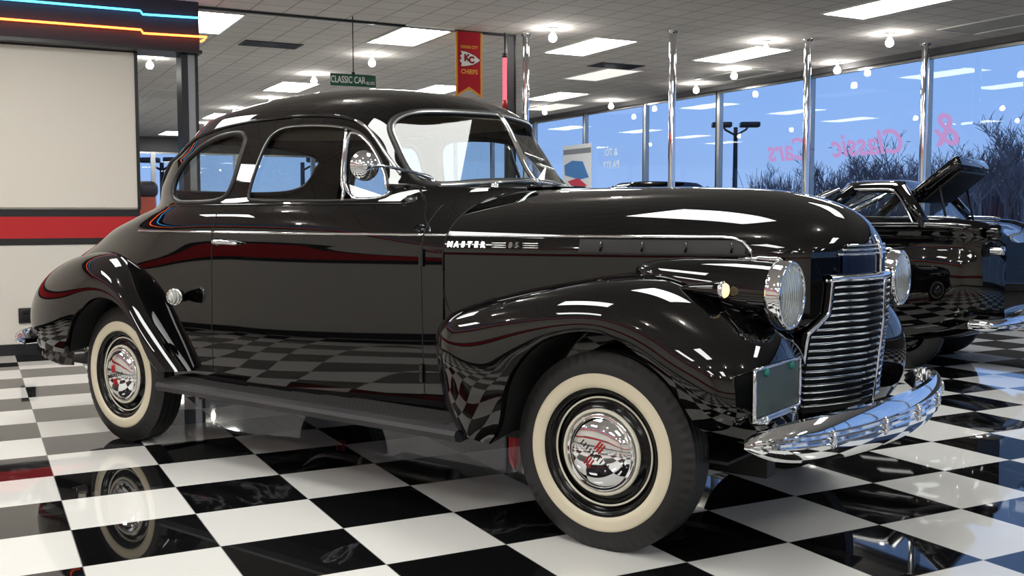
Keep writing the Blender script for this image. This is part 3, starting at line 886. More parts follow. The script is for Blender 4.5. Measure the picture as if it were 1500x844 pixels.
stw = MB().tube([tuple(T @ Vector((0, .205 * math.cos(a), .205 * math.sin(a)))) for a in np.linspace(0, 2 * PI, 40, endpoint=False)], .011, 8, closed=True).build('steering_wheel', M['dash'], car)
m = MB()
for a in (0, 2.09, 4.19): m.tube([tuple(T @ Vector((-.02, 0, 0))), tuple(T @ Vector((0, .2 * math.cos(a), .2 * math.sin(a))))], .006, 5)
m.tube([tuple(T @ Vector((-.01, 0, 0))), (-.95, .36, .78)], .018, 8); m.build('steering_spokes', M['chrome'], stw)
m = MB(); m.box(-3.75, .42, -.68, .68, .335, .345); m.build('floor_pan', M['under'], car, smooth=False)
m = MB()
for s in (-1, 1): m.box(-3.8, .45, s * .40 - .035, s * .40 + .035, .245, .335)
m.build('frame_rail', M['under'], car, smooth=False)
for x, n_ in ((0, 'front_axle'), (-2.87, 'rear_axle')):
    MB().tube([(x, -.66, .34), (x, .66, .34)], .035, 10).build(n_, M['under'], car)
MB().lathe([(.0001, -.1), (.07, -.09), (.12, -.04), (.12, .04), (.07, .09), (.0001, .1)], 24, Matrix.Translation((-2.87, .0, .335)), axis='x').build('differential', M['under'], car)
MB().tube(smooth_path([(-.4, .30, .27), (-1.2, .30, .25), (-2.0, .28, .25), (-2.6, .28, .26), (-2.9, .34, .42), (-3.3, .40, .33), (-4.02, .42, .31)], 40), .024, 10).build('exhaust_pipe', M['grey_metal'], car)
MB().lathe([(.0001, -.33), (.075, -.32), (.08, -.28), (.08, .28), (.075, .32), (.0001, .33)], 24, Matrix.Translation((-1.9, .29, .245)), axis='x').build('muffler', M['grey_metal'], car)
for s in (-1, 1):
    MB().tube([(-2.62, s * .48, .20), (-2.66, s * .50, .45)], .028, 10).build('shock_absorber', M['red'], car)
    MB().tube([(-2.3, s * .52, .27), (-2.87, s * .53, .25), (-3.4, s * .52, .28)], .02, 6).build('leaf_spring', M['under'], car)
# ================================================================== THE SHOWROOM
S = .4437                      # floor tile
HC = 2.97                      # ceiling height
XL, XW, YB, YF, YFAR = -4.1, 9.2, 5.78, -9.0, 21.5

def floor_mat():
    m = mat('polished chequer tiles', (200, 200, 200), .025, IOR=1.5)
    nt, N, Lk, b = nodes(m)
    tc = N.new('ShaderNodeTexCoord'); sx = N.new('ShaderNodeSeparateXYZ'); Lk.new(tc.outputs['Object'], sx.inputs[0])
    def mth(op, a, b_=None, c=None):
        n = N.new('ShaderNodeMath'); n.operation = op
        for i, v in enumerate((a, b_, c)):
            if v is None: continue
            if isinstance(v, (int, float)): n.inputs[i].default_value = v
            else: Lk.new(v, n.inputs[i])
        return n.outputs[0]
    u = mth('DIVIDE', sx.outputs[0], S); v = mth('DIVIDE', sx.outputs[1], S)
    fu, fv = mth('FLOOR', u), mth('FLOOR', v)
    par = mth('ABSOLUTE', mth('SUBTRACT', mth('FLOORED_MODULO', mth('ADD', fu, fv), 2.0), 0.0))
    # veins on the dark tiles
    cmb = N.new('ShaderNodeCombineXYZ'); Lk.new(mth('ADD', sx.outputs[0], mth('MULTIPLY', fu, 3.71)), cmb.inputs[0]); Lk.new(mth('ADD', sx.outputs[1], mth('MULTIPLY', fv, 5.13)), cmb.inputs[1])
    nz = N.new('ShaderNodeTexNoise'); nz.inputs['Scale'].default_value = 1.6; nz.inputs['Detail'].default_value = 5; nz.inputs['Roughness'].default_value = .6; nz.inputs['Distortion'].default_value = 1.0
    Lk.new(cmb.outputs[0], nz.inputs['Vector'])
    vein = mth('POWER', mth('SUBTRACT', 1.0, mth('MINIMUM', mth('MULTIPLY', mth('ABSOLUTE', mth('SUBTRACT', nz.outputs['Fac'], .5)), 14.0), 1.0)), 6.0)
    n2 = N.new('ShaderNodeTexNoise'); n2.inputs['Scale'].default_value = .9; Lk.new(cmb.outputs[0], n2.inputs['Vector'])
    vein = mth('MULTIPLY', vein, mth('GREATER_THAN', n2.outputs['Fac'], .52))
    blk = N.new('ShaderNodeMixRGB'); blk.inputs[1].default_value = (.0045, .0045, .005, 1); blk.inputs[2].default_value = (.05, .05, .052, 1); Lk.new(vein, blk.inputs[0])
    wn = N.new('ShaderNodeTexWhiteNoise'); wn.noise_dimensions = '2D'
    c2 = N.new('ShaderNodeCombineXYZ'); Lk.new(fu, c2.inputs[0]); Lk.new(fv, c2.inputs[1]); Lk.new(c2.outputs[0], wn.inputs['Vector'])
    wht = N.new('ShaderNodeMixRGB'); wht.inputs[1].default_value = (.80, .79, .755, 1); wht.inputs[2].default_value = (.74, .73, .70, 1); Lk.new(wn.outputs['Value'], wht.inputs[0])
    mx = N.new('ShaderNodeMixRGB'); Lk.new(par, mx.inputs[0]); Lk.new(blk.outputs[0], mx.inputs[1]); Lk.new(wht.outputs[0], mx.inputs[2])
    # thin joints
    gu = mth('ABSOLUTE', mth('SUBTRACT', mth('FRACT', u), .5)); gv = mth('ABSOLUTE', mth('SUBTRACT', mth('FRACT', v), .5))
    g = mth('GREATER_THAN', mth('MAXIMUM', gu, gv), .4965)
    mj = N.new('ShaderNodeMixRGB'); Lk.new(g, mj.inputs[0]); Lk.new(mx.outputs[0], mj.inputs[1]); mj.inputs[2].default_value = (.22, .22, .21, 1)
    Lk.new(mj.outputs[0], b.inputs['Base Color'])
    return m

def ceil_mat():
    m = mat('ceiling tiles', (150, 147, 143), .9)
    nt, N, Lk, b = nodes(m)
    tc = N.new('ShaderNodeTexCoord'); mp = N.new('ShaderNodeMapping'); mp.inputs['Location'].default_value = (.1, .18, 0); Lk.new(tc.outputs['Object'], mp.inputs[0])
    br = N.new('ShaderNodeTexBrick'); br.offset = 0; br.inputs['Scale'].default_value = 1
    br.inputs['Brick Width'].default_value = .296; br.inputs['Row Height'].default_value = .296; br.inputs['Mortar Size'].default_value = .0055; br.inputs['Mortar Smooth'].default_value = 0
    a = lin((226, 221, 217)); c = lin((219, 214, 210)); br.inputs['Color1'].default_value = (*a, 1); br.inputs['Color2'].default_value = (*c, 1); br.inputs['Mortar'].default_value = (*lin((150, 146, 143)), 1)
    Lk.new(mp.outputs[0], br.inputs['Vector'])
    n = N.new('ShaderNodeTexNoise'); n.inputs['Scale'].default_value = 60; n.inputs['Detail'].default_value = 3; Lk.new(tc.outputs['Object'], n.inputs['Vector'])
    mx = N.new('ShaderNodeMixRGB'); mx.blend_type = 'MULTIPLY'; mx.inputs[0].default_value = .25; Lk.new(br.outputs['Color'], mx.inputs[1]); Lk.new(n.outputs['Fac'], mx.inputs[2])
    Lk.new(mx.outputs[0], b.inputs['Base Color'])
    return m

def wall_mat(name, col):
    m = mat(name, col, .6); n = noise(m, 45, 4); bump(m, n.outputs['Fac'], .05, .01); return m
M['wall'] = wall_mat('white wall paint', (222, 217, 207))
M['stripe_red'] = wall_mat('red wall stripe', (188, 22, 30))
M['stripe_black'] = wall_mat('black wall stripe', (22, 22, 24))
M['fascia'] = wall_mat('dark fascia', (34, 32, 44))
M['soffit'] = wall_mat('grey soffit', (70, 70, 72))
M['frame_dark'] = mat('dark anodised frame', (40, 40, 42), .35, .4)
M['screen'] = mat('white panel', (226, 220, 208), .55)

def structure(o): o['kind'] = 'structure'; return o
def slab(name, x0, x1, y0, y1, z0, z1, m): return structure(MB().box(x0, x1, y0, y1, z0, z1).build(name, m, smooth=False))

slab('floor', XL - .2, XW + .15, YF - .2, YFAR + .2, -.1, 0, floor_mat())
slab('ceiling', XL - .2, XW + .15, YF - .2, YFAR + .2, HC, HC + .1, ceil_mat())

def striped(name, axis, at, a0, a1, thick, ztop, face):
    """white wall with a black-red-black band and black base; bands sit proud of the wall"""
    def bx(nm, z0, z1, d, m):
        lo, hi = (at, at + thick) if face < 0 else (at - thick, at)
        if face < 0: lo -= d
        else: hi += d
        return slab(nm, lo, hi, a0, a1, z0, z1, m) if axis == 'x' else slab(nm, a0, a1, lo, hi, z0, z1, m)
    sfx = name.split('_')[1]
    bx(name, 0, ztop, 0, M['wall'])
    k = striped.n
    bx('trim_%d' % k, 1.140, 1.200, .006, M['stripe_black']); bx('trim_%d' % (k + 1), .960, 1.140, .004, M['stripe_red']); bx('trim_%d' % (k + 2), .905, .960, .006, M['stripe_black'])
    bx('baseboard_' + sfx, 0, .092, .012, M['stripe_black'])
    striped.n += 3
striped.n = 1
striped('wall_left', 'x', XL, YF, YFAR, .2, HC, 1)
striped('wall_back', 'y', YB, XL, 1.005, .16, 2.56, -1)
striped('wall_front', 'y', YF, XL, 2.8, .2, HC, 1)
slab('trim_50', 2.8, XW, YF - .15, YF + .04, 0, .42, M['soffit'])
slab('trim_51', 2.8, XW, YF - .15, YF + .04, 2.90, HC, M['soffit'])

# fascia with neon above the back wall and along the left wall
slab('trim_20', XL, 1.50, 5.60, YB + .16, 2.56, HC, M['fascia'])
slab('trim_21', XL, -3.93, YF, 5.60, 2.56, HC, M['fascia'])
slab('trim_22', XL, 1.52, 5.585, YB + .16, 2.535, 2.562, M['frame_dark'])
M['neon_blue'] = emit('blue neon', (.06, .50, 1.0), 4.0)
M['neon_red'] = emit('red neon', (1.0, .115, .022), 8.0)
def neon(name, pts, m, label, cat='neon tube', grp='neon tubes along the fascia'):
    o = MB().tube(pts, .009, 8).build(name, m); tag(o, label, cat, grp)
    P = np.asarray(pts); k = max(2, int(np.linalg.norm(P[-1] - P[0]) / 1.2))
    for t in np.linspace(.04, .96, k):
        q = P[0] + (P[-1] - P[0]) * t if len(P) < 3 else P[min(int(t * (len(P) - 1) + .5), len(P) - 1)]
        MB().lathe([(.0001, 0), (.006, 0), (.006, .05), (.0001, .05)], 8, Matrix.Translation(q) @ (Matrix.Rotation(-PI / 2, 4, 'X') if 'back' in label else Matrix.Rotation(-PI / 2, 4, 'Y'))).build('standoff', M['chrome'], o)
    return o
yn = 5.555
neon('neon_tube', [(-3.88, yn, 2.845), (1.02, yn, 2.845), (1.028, yn, 2.83), (1.036, yn, 2.818), (1.49, yn, 2.828)], M['neon_blue'], 'cyan blue neon tube along the fascia above the white back wall panel')
neon('neon_tube', [(-3.88, yn, 2.688), (1.02, yn, 2.69), (1.028, yn, 2.677), (1.036, yn, 2.663), (1.555, yn, 2.672), (1.54, yn + .05, 2.655), (1.515, yn + .07, 2.64)], M['neon_red'], 'orange red neon tube running under the blue one above the back wall panel')
neon('neon_tube', [(-3.885, YF + .1, 2.845), (-3.885, 5.5, 2.845)], M['neon_blue'], 'cyan blue neon tube along the side wall fascia, mirrored in the coupe')
neon('neon_tube', [(-3.885, YF + .1, 2.688), (-3.885, 5.5, 2.69)], M['neon_red'], 'orange red neon tube along the side wall fascia, mirrored in the coupe')

# white panel on the back wall, dark edged
pn = tag(MB().box(-3.9, .985, 5.757, 5.772, 1.215, 2.525).build('wall_panel', M['screen'], smooth=False), 'large plain white panel on the back wall above the red stripe', 'wall panel')
m = MB(); m.box(.985, 1.012, 5.745, 5.772, 1.2, 2.535); m.box(-3.9, 1.012, 5.745, 5.772, 2.525, 2.54); m.build('panel_edge', M['frame_dark'], pn, smooth=False)
ol = tag(MB().rbox(.035, .145, 5.765, 5.780, .262, .388, .004, 2).build('wall_outlet', M['gasket']), 'black outlet cover low on the white back wall behind the coupe', 'outlet')
m = MB()
for z in (.30, .35): m.rbox(.065, .115, 5.760, 5.767, z - .016, z + .016, .003, 1)
m.build('socket', M['dark'], ol)

# partition: post beside the panel and a thin glazed frame across the hall
slab('trim_30', 1.36, 1.415, 5.68, YB + .14, 0, 2.54, M['frame_dark'])
slab('trim_31', 1.415, 1.475, 5.69, YB + .12, 0, 2.54, mat('grey post face', (150, 152, 156), .4, .6))
slab('trim_32', 1.475, 1.50, 5.68, YB + .14, 0, 2.54, M['frame_dark'])
slab('trim_33', 1.50, 4.66, 5.76, 5.80, HC - .022, HC, M['frame_dark'])
slab('trim_34', 4.545, 4.565, 5.76, 5.80, 0, HC - .02, M['frame_dark'])
slab('trim_35', 4.645, 4.66, 5.76, 5.80, 0, HC - .02, M['frame_dark'])
slab('trim_36', 4.565, 4.645, 5.77, 5.79, 0, HC - .02, M['soffit'])

# chrome poles
def pole(x, y, r, label):
    o = MB().lathe([(r, 0.0), (r, HC)], 24).build('chrome_pole', M['chrome']); o.location = (x, y, 0)
    tag(o, label, 'pole', 'chrome poles of the showroom')
    MB().lathe([(r + .03, 0), (r + .03, .012), (r + .004, .03)], 24).build('base_collar', M['chrome'], o)
    MB().lathe([(r + .004, HC - .03), (r + .02, HC - .01), (r + .02, HC)], 24).build('top_collar', M['chrome'], o)
    return o
pole(4.72, 5.66, .032, 'chrome pole at the end of the partition, right of the red pennant')
pole(5.93, 4.84, .036, 'chrome pole rising behind the middle of the coupe bonnet')
pole(7.46, 4.58, .036, 'chrome pole rising just left of the roof of the second black car')
pole(8.78, 4.22, .036, 'chrome pole by the windows just left of the raised boot lid')
# red lit sign tube on the partition post
M['neon_pink'] = emit('pink red lamp', (1.0, .16, .22), 1.1)
lt = MB().lathe([(.0001, 2.25), (.022, 2.25), (.022, 2.72), (.0001, 2.72)], 14).build('tube_lamp', M['neon_pink']); lt.location = (4.50, 5.70, 0)
tag(lt, 'slim pink red lit tube hanging against the dark partition post', 'lamp')
MB().lathe([(.0001, 2.72), (.026, 2.72), (.026, 2.76), (.006, 2.77), (.005, HC), (.0001, HC)], 14).build('tube_cap', M['frame_dark'], lt)
MB().lathe([(.024, 2.22), (.026, 2.22), (.026, 2.30), (.024, 2.30)], 14).build('tube_collar', M['red'], lt)

# ------------------------------------------------------------------ windows
slab('wall_right', XW - .06, XW + .12, YF, YFAR, 0, .42, M['soffit'])
slab('trim_40', XW - .10, XW + .12, YF, YFAR, 2.90, HC, M['soffit'])
slab('trim_41', XW - .12, XW + .12, YF, YFAR, .42, .45, M['steel'])
wy = [4.52 + 1.805 * k for k in range(-7, 10)]
for i in range(len(wy) - 1):
    a, b = wy[i], wy[i + 1]
    m = MB(); m.box(XW - .035, XW + .035, a - .03, a + .025, .45, 2.90); m.box(XW - .02, XW + .02, a, b, 2.87, 2.90); m.box(XW - .02, XW + .02, a, b, .45, .48)
    w = structure(m.build('window_%d' % (i + 1), M['steel'], smooth=False))
    m = MB(); m.box(XW - .02, XW + .06, a + .025, a + .075, .45, 2.90); m.build('mullion_back', M['frame_dark'], w, smooth=False)
    from_vf('pane', [(XW, a, .46), (XW, b, .46), (XW, b, 2.89), (XW, a, 2.89)], [(0, 1, 2, 3)], M['window_glass'], w, False)
for i in range(4):
    a, b = 2.8 + 1.6 * i, 2.8 + 1.6 * (i + 1)
    m = MB(); m.box(a - .03, a + .05, YF - .03, YF + .03, .42, 2.90)
    w = structure(m.build('window_%d' % (i + 41), M['steel'], smooth=False))
    from_vf('pane', [(a, YF, .42), (b, YF, .42), (b, YF, 2.9), (a, YF, 2.9)], [(0, 1, 2, 3)], M['window_glass'], w, False)
# far wall with its own windows
slab('wall_far', XL, XW, YFAR, YFAR + .15, 0, .5, M['soffit'])
slab('trim_42', XL, XW, YFAR, YFAR + .15, 2.62, HC, M['soffit'])
fx = [XL + k * 1.9 for k in range(8)]
for i in range(7):
    a, b = fx[i], fx[i + 1]
    m = MB(); m.box(a - .05, a + .05, YFAR, YFAR + .1, .5, 2.62); m.box(a, b, YFAR + .02, YFAR + .06, 2.58, 2.62)
    w = structure(m.build('window_%d' % (i + 31), M['steel'], smooth=False))
    from_vf('pane', [(a, YFAR + .04, .5), (b, YFAR + .04, .5), (b, YFAR + .04, 2.6), (a, YFAR + .04, 2.6)], [(0, 1, 2, 3)], M['window_glass'], w, False)

# ------------------------------------------------------------------ ceiling lights
M['panel_on'] = emit('lit ceiling panel', (.99, 1.0, .965), PANEL)
M['panel_dim'] = emit('dim ceiling panel', (1.0, .97, .90), PANEL * .055)
M['panel_off'] = mat('unlit diffuser', (196, 194, 186), .5)
lp_ = None
def panel(x, y, state, label, w=.25, l=.54):
    o = MB(); o.box(-w - .02, w + .02, -l - .02, -l, -.012, .0); o.box(-w - .02, w + .02, l, l + .02, -.012, 0); o.box(-w - .02, -w, -l, l, -.012, 0); o.box(w, w + .02, -l, l, -.012, 0)
    f = o.build('ceiling_light', M['white_paint'], smooth=False); f.location = (x, y, HC)
    tag(f, label, 'ceiling light', 'rectangular ceiling lights')
    from_vf('diffuser', [(-w, -l, -.006), (w, -l, -.006), (w, l, -.006), (-w, l, -.006)], [(0, 1, 2, 3)], M['panel_' + state], f, False)
    return f
LIGHTS = [
    (1.72, 6.50, 'on', 'lit ceiling light tucked behind the end of the neon fascia'),
    (3.73, 6.29, 'on', 'lit ceiling light just left of the red pennant'),
    (5.70, 6.03, 'on', 'lit ceiling light right of the chrome pole at the partition end'),
    (6.85, 2.95, 'on', 'large lit ceiling light cut by the top edge, over the second black car'),
    (8.46, 3.02, 'off', 'unlit grey ceiling light at the right edge by the windows'),
    (7.53, 5.72, 'on', 'lit ceiling light between the two middle chrome poles'),
    (7.02, 7.84, 'dim', 'dim off-white ceiling light just behind the one right of the partition pole'),
    (7.73, 10.23, 'on', 'lit ceiling light above the right end of the coupe windshield, far down the hall'),
    (8.62, 7.05, 'off', 'unlit ceiling light against the window soffit beside the middle chrome pole'),
    (3.79, 10.95, 'on', 'lit ceiling light above the coupe roof, left of the green street sign'),
    (5.77, 10.28, 'on', 'lit ceiling light partly hidden behind the lower left of the red pennant'),
    (2.39, 12.69, 'off', 'unlit ceiling light seen through the gap beside the white panel'),
    (3.86, 15.77, 'on', 'lit ceiling light just above the rear of the coupe roof'),
    (3.76, 20.2, 'on', 'small lit ceiling light lowest in the gap beside the white panel'),
    (1.15, 10.3, 'on', 'lit ceiling light cut by the white panel edge, upper part of the gap'),
    (8.45, 11.6, 'dim', 'dim ceiling light far off at the top of the window wall'),
    (1.9, 17.0, 'on', 'lit ceiling light cut by the white panel edge, middle of the gap'),
    (5.8, 15.0, 'on', 'lit ceiling light far down the hall hidden behind the coupe roof'),
    (7.6, 15.0, 'on', 'lit ceiling light far down the hall in line with the windshield bar'),
    (2.17, -.17, 'on', 'lit ceiling light over the coupe bonnet, mirrored in its windshield'),
]
for x, y, s_, l_ in LIGHTS:
    panel(x, y, s_, l_, *((.28, .58) if y < 0 else ()))
k = 0
for x, row in ((-2.3, 'left wall'), (.1, 'middle of the room'), (4.9, 'right of the coupe')):
    for y, w_ in ((-6.6, 'far behind'), (-3.2, 'halfway back'), (.4, 'level with the coupe'), (3.6, 'near the back wall')):
        if row == 'right of the coupe' and y > 3: continue
        panel(x, y, 'on', 'lit ceiling light out of view, %s, %s' % (row, w_), .28, .58)

# spot lamps
M['bulb'] = emit('spot bulb', (1.0, .97, .91), 85)
def spot(x, y, label):
    o = MB().lathe([(.0001, 0), (.055, 0), (.055, -.012), (.020, -.02), (.018, -.05), (.016, -.055)], 20).build('spot_lamp', M['white_paint'], sharp=40)
    o.location = (x, y, HC); tag(o, label, 'spotlight', 'small ceiling spotlights')
    MB().lathe([(.014, -.05), (.030, -.068), (.040, -.09), (.038, -.112), (.024, -.130), (.0001, -.136)], 16).build('bulb', M['bulb'], o)
    return o
for x, y, l_ in [(4.80, 5.26, 'bright spotlight on the ceiling right of the partition pole top'), (7.16, 4.88, 'bright spotlight between the two middle chrome poles'), (7.95, 3.95, 'bright spotlight below the big lit panel at the top right'),
                 (3.81, 7.65, 'bright spotlight below the ceiling light left of the red pennant'), (3.69, 9.49, 'bright spotlight left of the green street sign'), (3.88, 12.43, 'spotlight over the coupe roof below the second lit panel in its row'),
                 (3.73, 14.22, 'spotlight low over the sloping rear of the coupe roof'), (3.9, 17.32, 'lowest spotlight just over the coupe rear quarter'), (8.3, 11.6, 'spotlight just above the right windshield pane'),
                 (8.78, 10.31, 'spotlight left of the twin dark and light window posts'), (8.67, 8.0, 'spotlight above the coupe bonnet at the window soffit'), (8.18, 6.61, 'small spotlight just under the panel between the middle poles'), (8.95, 5.65, 'spotlight against the soffit right of the pole left of the second car roof'),
                 (1.6, 9.0, 'spotlight in the upper part of the gap beside the white panel'), (1.75, 14.6, 'spotlight in the lower part of the gap beside the white panel')]:
    spot(x, y, l_)
for x, row in ((-3.0, 'left wall'), (-.9, 'middle of the room'), (1.2, 'over the coupe'), (3.3, 'right of the coupe')):  # extra unseen spots, added to brighten the ceiling
    for y, w_ in ((-7.5, 'farthest back'), (-5.0, 'behind the viewer'), (-1.6, 'level with the bumper'), (2.2, 'level with the rear wheels')):
        spot(x, y, 'added fill spotlight out of view, %s, %s' % (row, w_))
# vents
def vent(x, y, label):
    m = MB(); m.box(-.31, .31, -.17, -.15, -.01, 0); m.box(-.31, .31, .15, .17, -.01, 0); m.box(-.31, -.29, -.15, .15, -.01, 0); m.box(.29, .31, -.15, .15, -.01, 0)
    o = m.build('ceiling_vent', M['soffit'], smooth=False); o.location = (x, y, HC); tag(o, label, 'vent', 'dark ceiling vents')
    m = MB()
    for q in range(9): m.box(-.29, .29, -.14 + q * .033, -.125 + q * .033, -.012, -.002)
    m.build('vent_slats', M['frame_dark'], o, smooth=False)
    from_vf('vent_throat', [(-.29, -.15, -.001), (.29, -.15, -.001), (.29, .15, -.001), (-.29, .15, -.001)], [(0, 1, 2, 3)], M['dark'], o, False)
vent(2.61, 7.48, 'dark ceiling vent left of the street sign and red pennant')
vent(6.75, 7.1, 'dark ceiling vent behind the lit panel right of the partition pole')

# ------------------------------------------------------------------ pennant
pen = empty('pennant', (4.105, 5.70, HC - .02), 0, 'red and gold football pennant with arrowhead emblem hanging from the partition frame', 'pennant')
M['cloth_red'] = mat('red felt', (168, 18, 36), .9); M['cloth_gold'] = mat('gold felt', (222, 158, 62), .9); M['white_felt'] = mat('white felt', (228, 226, 222), .9); M['black_felt'] = mat('black felt', (16, 14, 16), .9)
def flat(name, pts, y, m, par, t=.003):
    return MB().prism([p for p in pts], lambda u, v: (u, y, v), lambda u, v: (u, y + t, v)).build(name, m, par, smooth=False)
h0, h1, hn = 0, -.645, -.565
flat('gold_border', [(-.145, h0), (.145, h0), (.145, h1), (0, hn), (-.145, h1)], 0, M['cloth_gold'], pen)
flat('red_field', [(-.122, h0), (.122, h0), (.122, h1 + .035), (0, hn + .03), (-.122, h1 + .035)], -.004, M['cloth_red'], pen)
MB().tube([(-.15, .0, 0), (.15, .0, 0)], .008, 8).build('pennant_rod', M['frame_dark'], pen)
RT = lambda x, z, y=-.006: Matrix.Translation((x, y, z)) @ Matrix.Rotation(PI / 2, 4, 'X')
text('city_lettering', 'KANSAS CITY', .042, M['cloth_gold'], pen, RT(0, -.155), .001, bold=.001, sx=.72)
text('team_lettering', 'CHIEFS', .060, M['cloth_gold'], pen, RT(0, -.395), .001, bold=.002, sx=.98)
ah = [(.118, -.275), (.06, -.235), (0, -.212), (-.04, -.200), (-.095, -.196), (-.078, -.222), (-.10, -.245), (-.083, -.268), (-.105, -.292), (-.082, -.315), (-.09, -.345), (-.03, -.338), (.04, -.322), (.085, -.298)]
def scale(P, k): c = np.mean(P, 0); return [tuple(c + (np.array(p) - c) * k) for p in P]
em = flat('arrowhead_outline', scale(ah, 1.07), -.0065, M['black_felt'], pen, .002)
flat('arrowhead', ah, -.0085, M['white_felt'], em, .002)
for ch, x, z in (('K', -.028, -.262), ('C', .022, -.280)):
    text('monogram_outline', ch, .088, M['black_felt'], em, RT(x, z, -.0095), .0008, bold=.005)
    text('monogram', ch, .088, M['cloth_red'], em, RT(x, z, -.0110), .0008, bold=.001)

# ------------------------------------------------------------------ street sign
sg = empty('street_sign', (2.878, 5.60, 2.39), math.radians(-4), 'green street name sign with white lettering hanging above the coupe roof', 'sign')
M['sign_green'] = mat('sign green', (18, 84, 62), .4)
MB().rbox(-.215, .215, -.003, .003, -.055, .055, .0025, 1).build('sign_blade', M['sign_green'], sg)
text('street_lettering', 'CLASSIC CAR', .088, M['white_paint'], sg, Matrix.Translation((-.050, -.0035, 0)) @ Matrix.Rotation(PI / 2, 4, 'X'), .0008, bold=.0012, sx=.62)
text('suffix_lettering', 'BLVD', .040, M['white_paint'], sg, Matrix.Translation((.163, -.0035, -.022)) @ Matrix.Rotation(PI / 2, 4, 'X'), .0008, bold=.0006, sx=.85)
MB().rbox(-.015, .015, -.008, .008, .05, .075, .003, 2).build('sign_clamp', M['frame_dark'], sg)
MB().tube([(0, 0, .07), (0, 0, HC - 2.39)], .005, 6).build('hanger_rod', M['frame_dark'], sg)

# ------------------------------------------------------------------ window lettering, poster, glowing letters for a reflected script
M['decal'] = mat('white vinyl', (205, 220, 240), .6)
hr = empty('window_lettering', (XW - .012, 10.93, 2.17), 0, 'pale vinyl lettering reversed on the window glass left of the twin posts', 'lettering')
RW = Matrix(((0, 0, -1, 0), (1, 0, 0, 0), (0, 1, 0, 0), (0, 0, 0, 1)))
def wtext(name, s, size, m, par, y, z, depth=.001, bold=0, sx=1.0, shear=0):
    # reads correctly from outside, reversed from the room
    T = Matrix.Translation((0, y, z)) @ Matrix(((0, 0, 1, 0), (1, 0, 0, 0), (0, 1, 0, 0), (0, 0, 0, 1))) @ Matrix.Shear('XZ', 4, (0, 0))
    T = T @ Matrix(((1, shear, 0, 0), (0, 1, 0, 0), (0, 0, 1, 0), (0, 0, 0, 1)))
    return text(name, s, size, m, par, T, depth, bold=bold, sx=sx)
wtext('upper_line', '& TO', .17, M['decal'], hr, 0, .02, bold=.004)
wtext('lower_line', 'PA ITY', .17, M['decal'], hr, 0, -.19, bold=.004)
ps = empty('window_poster', (XW - .05, 11.95, 2.02), 0, 'blue and red printed poster standing in the window right of the coupe windshield', 'poster')
def vflat(name, y0, y1, z0, z1, m, d=0): return MB().box(-.004 - d, .004 - d, y0, y1, z0, z1).build(name, m, ps, smooth=False)
vflat('sheet', -.48, .48, -.62, .36, mat('poster paper', (222, 224, 228), .5))
vflat('header_band', -.46, .46, .20, .29, mat('poster grey', (120, 124, 134), .5), .003)
pb = MB().prism([(-.40, -.22), (-.1, -.25), (.4, -.16), (.42, .02), (.15, .09), (-.2, .06)], lambda u, v: (-.009, u, v), lambda u, v: (-.006, u, v)).build('blue_picture', mat('poster blue', (58, 120, 186), .5), ps, smooth=False)
MB().prism([(-.35, -.36), (.1, -.40), (.3, -.27), (-.05, -.22)], lambda u, v: (-.011, u, v), lambda u, v: (-.008, u, v)).build('red_picture', mat('poster red', (196, 40, 66), .5), ps, smooth=False)
M['script_reflection'] = emit('pink mirrored script', (.62, .36, .74), .62)  # reflected lettering put in as faintly glowing letters at the glass
ns = empty('script_reflection', (XW - .07, 5.05, 1.98), 0, 'pink mirrored script reflection built as glowing letters, reversed across the windows above the second car', 'reflected lettering')
wtext('script_word', 'Classic', .40, M['script_reflection'], ns, .30, .0, .004, bold=.006, shear=.28)
wtext('script_word', '&', .52, M['script_reflection'], ns, -.83, .08, .004, bold=.004, shear=.28)
wtext('script_word', 'Cars', .40, M['script_reflection'], ns, 1.62, .0, .004, bold=.006, shear=.28)
for y in (-.95, -.3, .9, 1.2):
    MB().tube([(0, y, 0), (.065, y, 0)], .004, 6).build('script_standoff', M['steel'], ns)

# fire extinguisher on the partition post
fe = empty('fire_extinguisher', (4.605, 5.70, 1.02), 0, 'red fire extinguisher hung on the partition post behind the coupe', 'fire extinguisher')
MB().lathe([(.0001, 0), (.05, .0), (.055, .012), (.055, .34), (.045, .39), (.022, .415), (.018, .44), (.0001, .44)], 28).build('cylinder_body', M['red'], fe)
MB().lathe([(.0001, .44), (.022, .44), (.022, .475), (.0001, .48)], 16).build('valve', M['chrome'], fe)
MB().tube([(.0, .0, .47), (.05, -.01, .47), (.075, -.02, .40), (.065, -.02, .15)], .009, 8).build('hose', M['gasket'], fe)
MB().box(-.03, .05, -.012, .012, .485, .50).build('lever', M['gasket'], fe, smooth=False)
MB().box(-.02, .02, .05, .071, .1, .3).build('wall_bracket', M['gasket'], fe, smooth=False)

# rust-red armchair beyond the partition, glimpsed past the panel edge
ch = empty('armchair', (1.60, 9.2, 0), math.radians(12), 'rust red high-backed chair with dark headrest in the gap beside the white panel', 'chair')
M['rust'] = mat('rust leather', (172, 70, 48), .5); M['dk'] = mat('dark leather', (34, 28, 40), .45)
MB().rbox(-.27, .27, -.27, .27, .62, .74, .05, 4).build('seat', M['rust'], ch)
MB().rbox(-.13, .15, .18, .30, .72, 1.44, .055, 4).build('backrest', M['rust'], ch)
MB().rbox(-.10, .17, .14, .31, 1.36, 1.56, .075, 5).build('headrest', M['dk'], ch)
for a in (-.24, .24): MB().rbox(a - .035, a + .035, -.24, .24, .86, .92, .025, 3).build('armrest', M['dk'], ch)
for a in (-.24, .24): MB().tube([(a, -.18, .88), (a, -.18, .70)], .014, 8).build('arm_post', M['chrome'], ch)
MB().lathe([(.0001, 0), (.24, 0), (.24, .02), (.05, .05), (.035, .08), (.035, .64), (.0001, .64)], 32).build('pedestal', M['chrome'], ch)
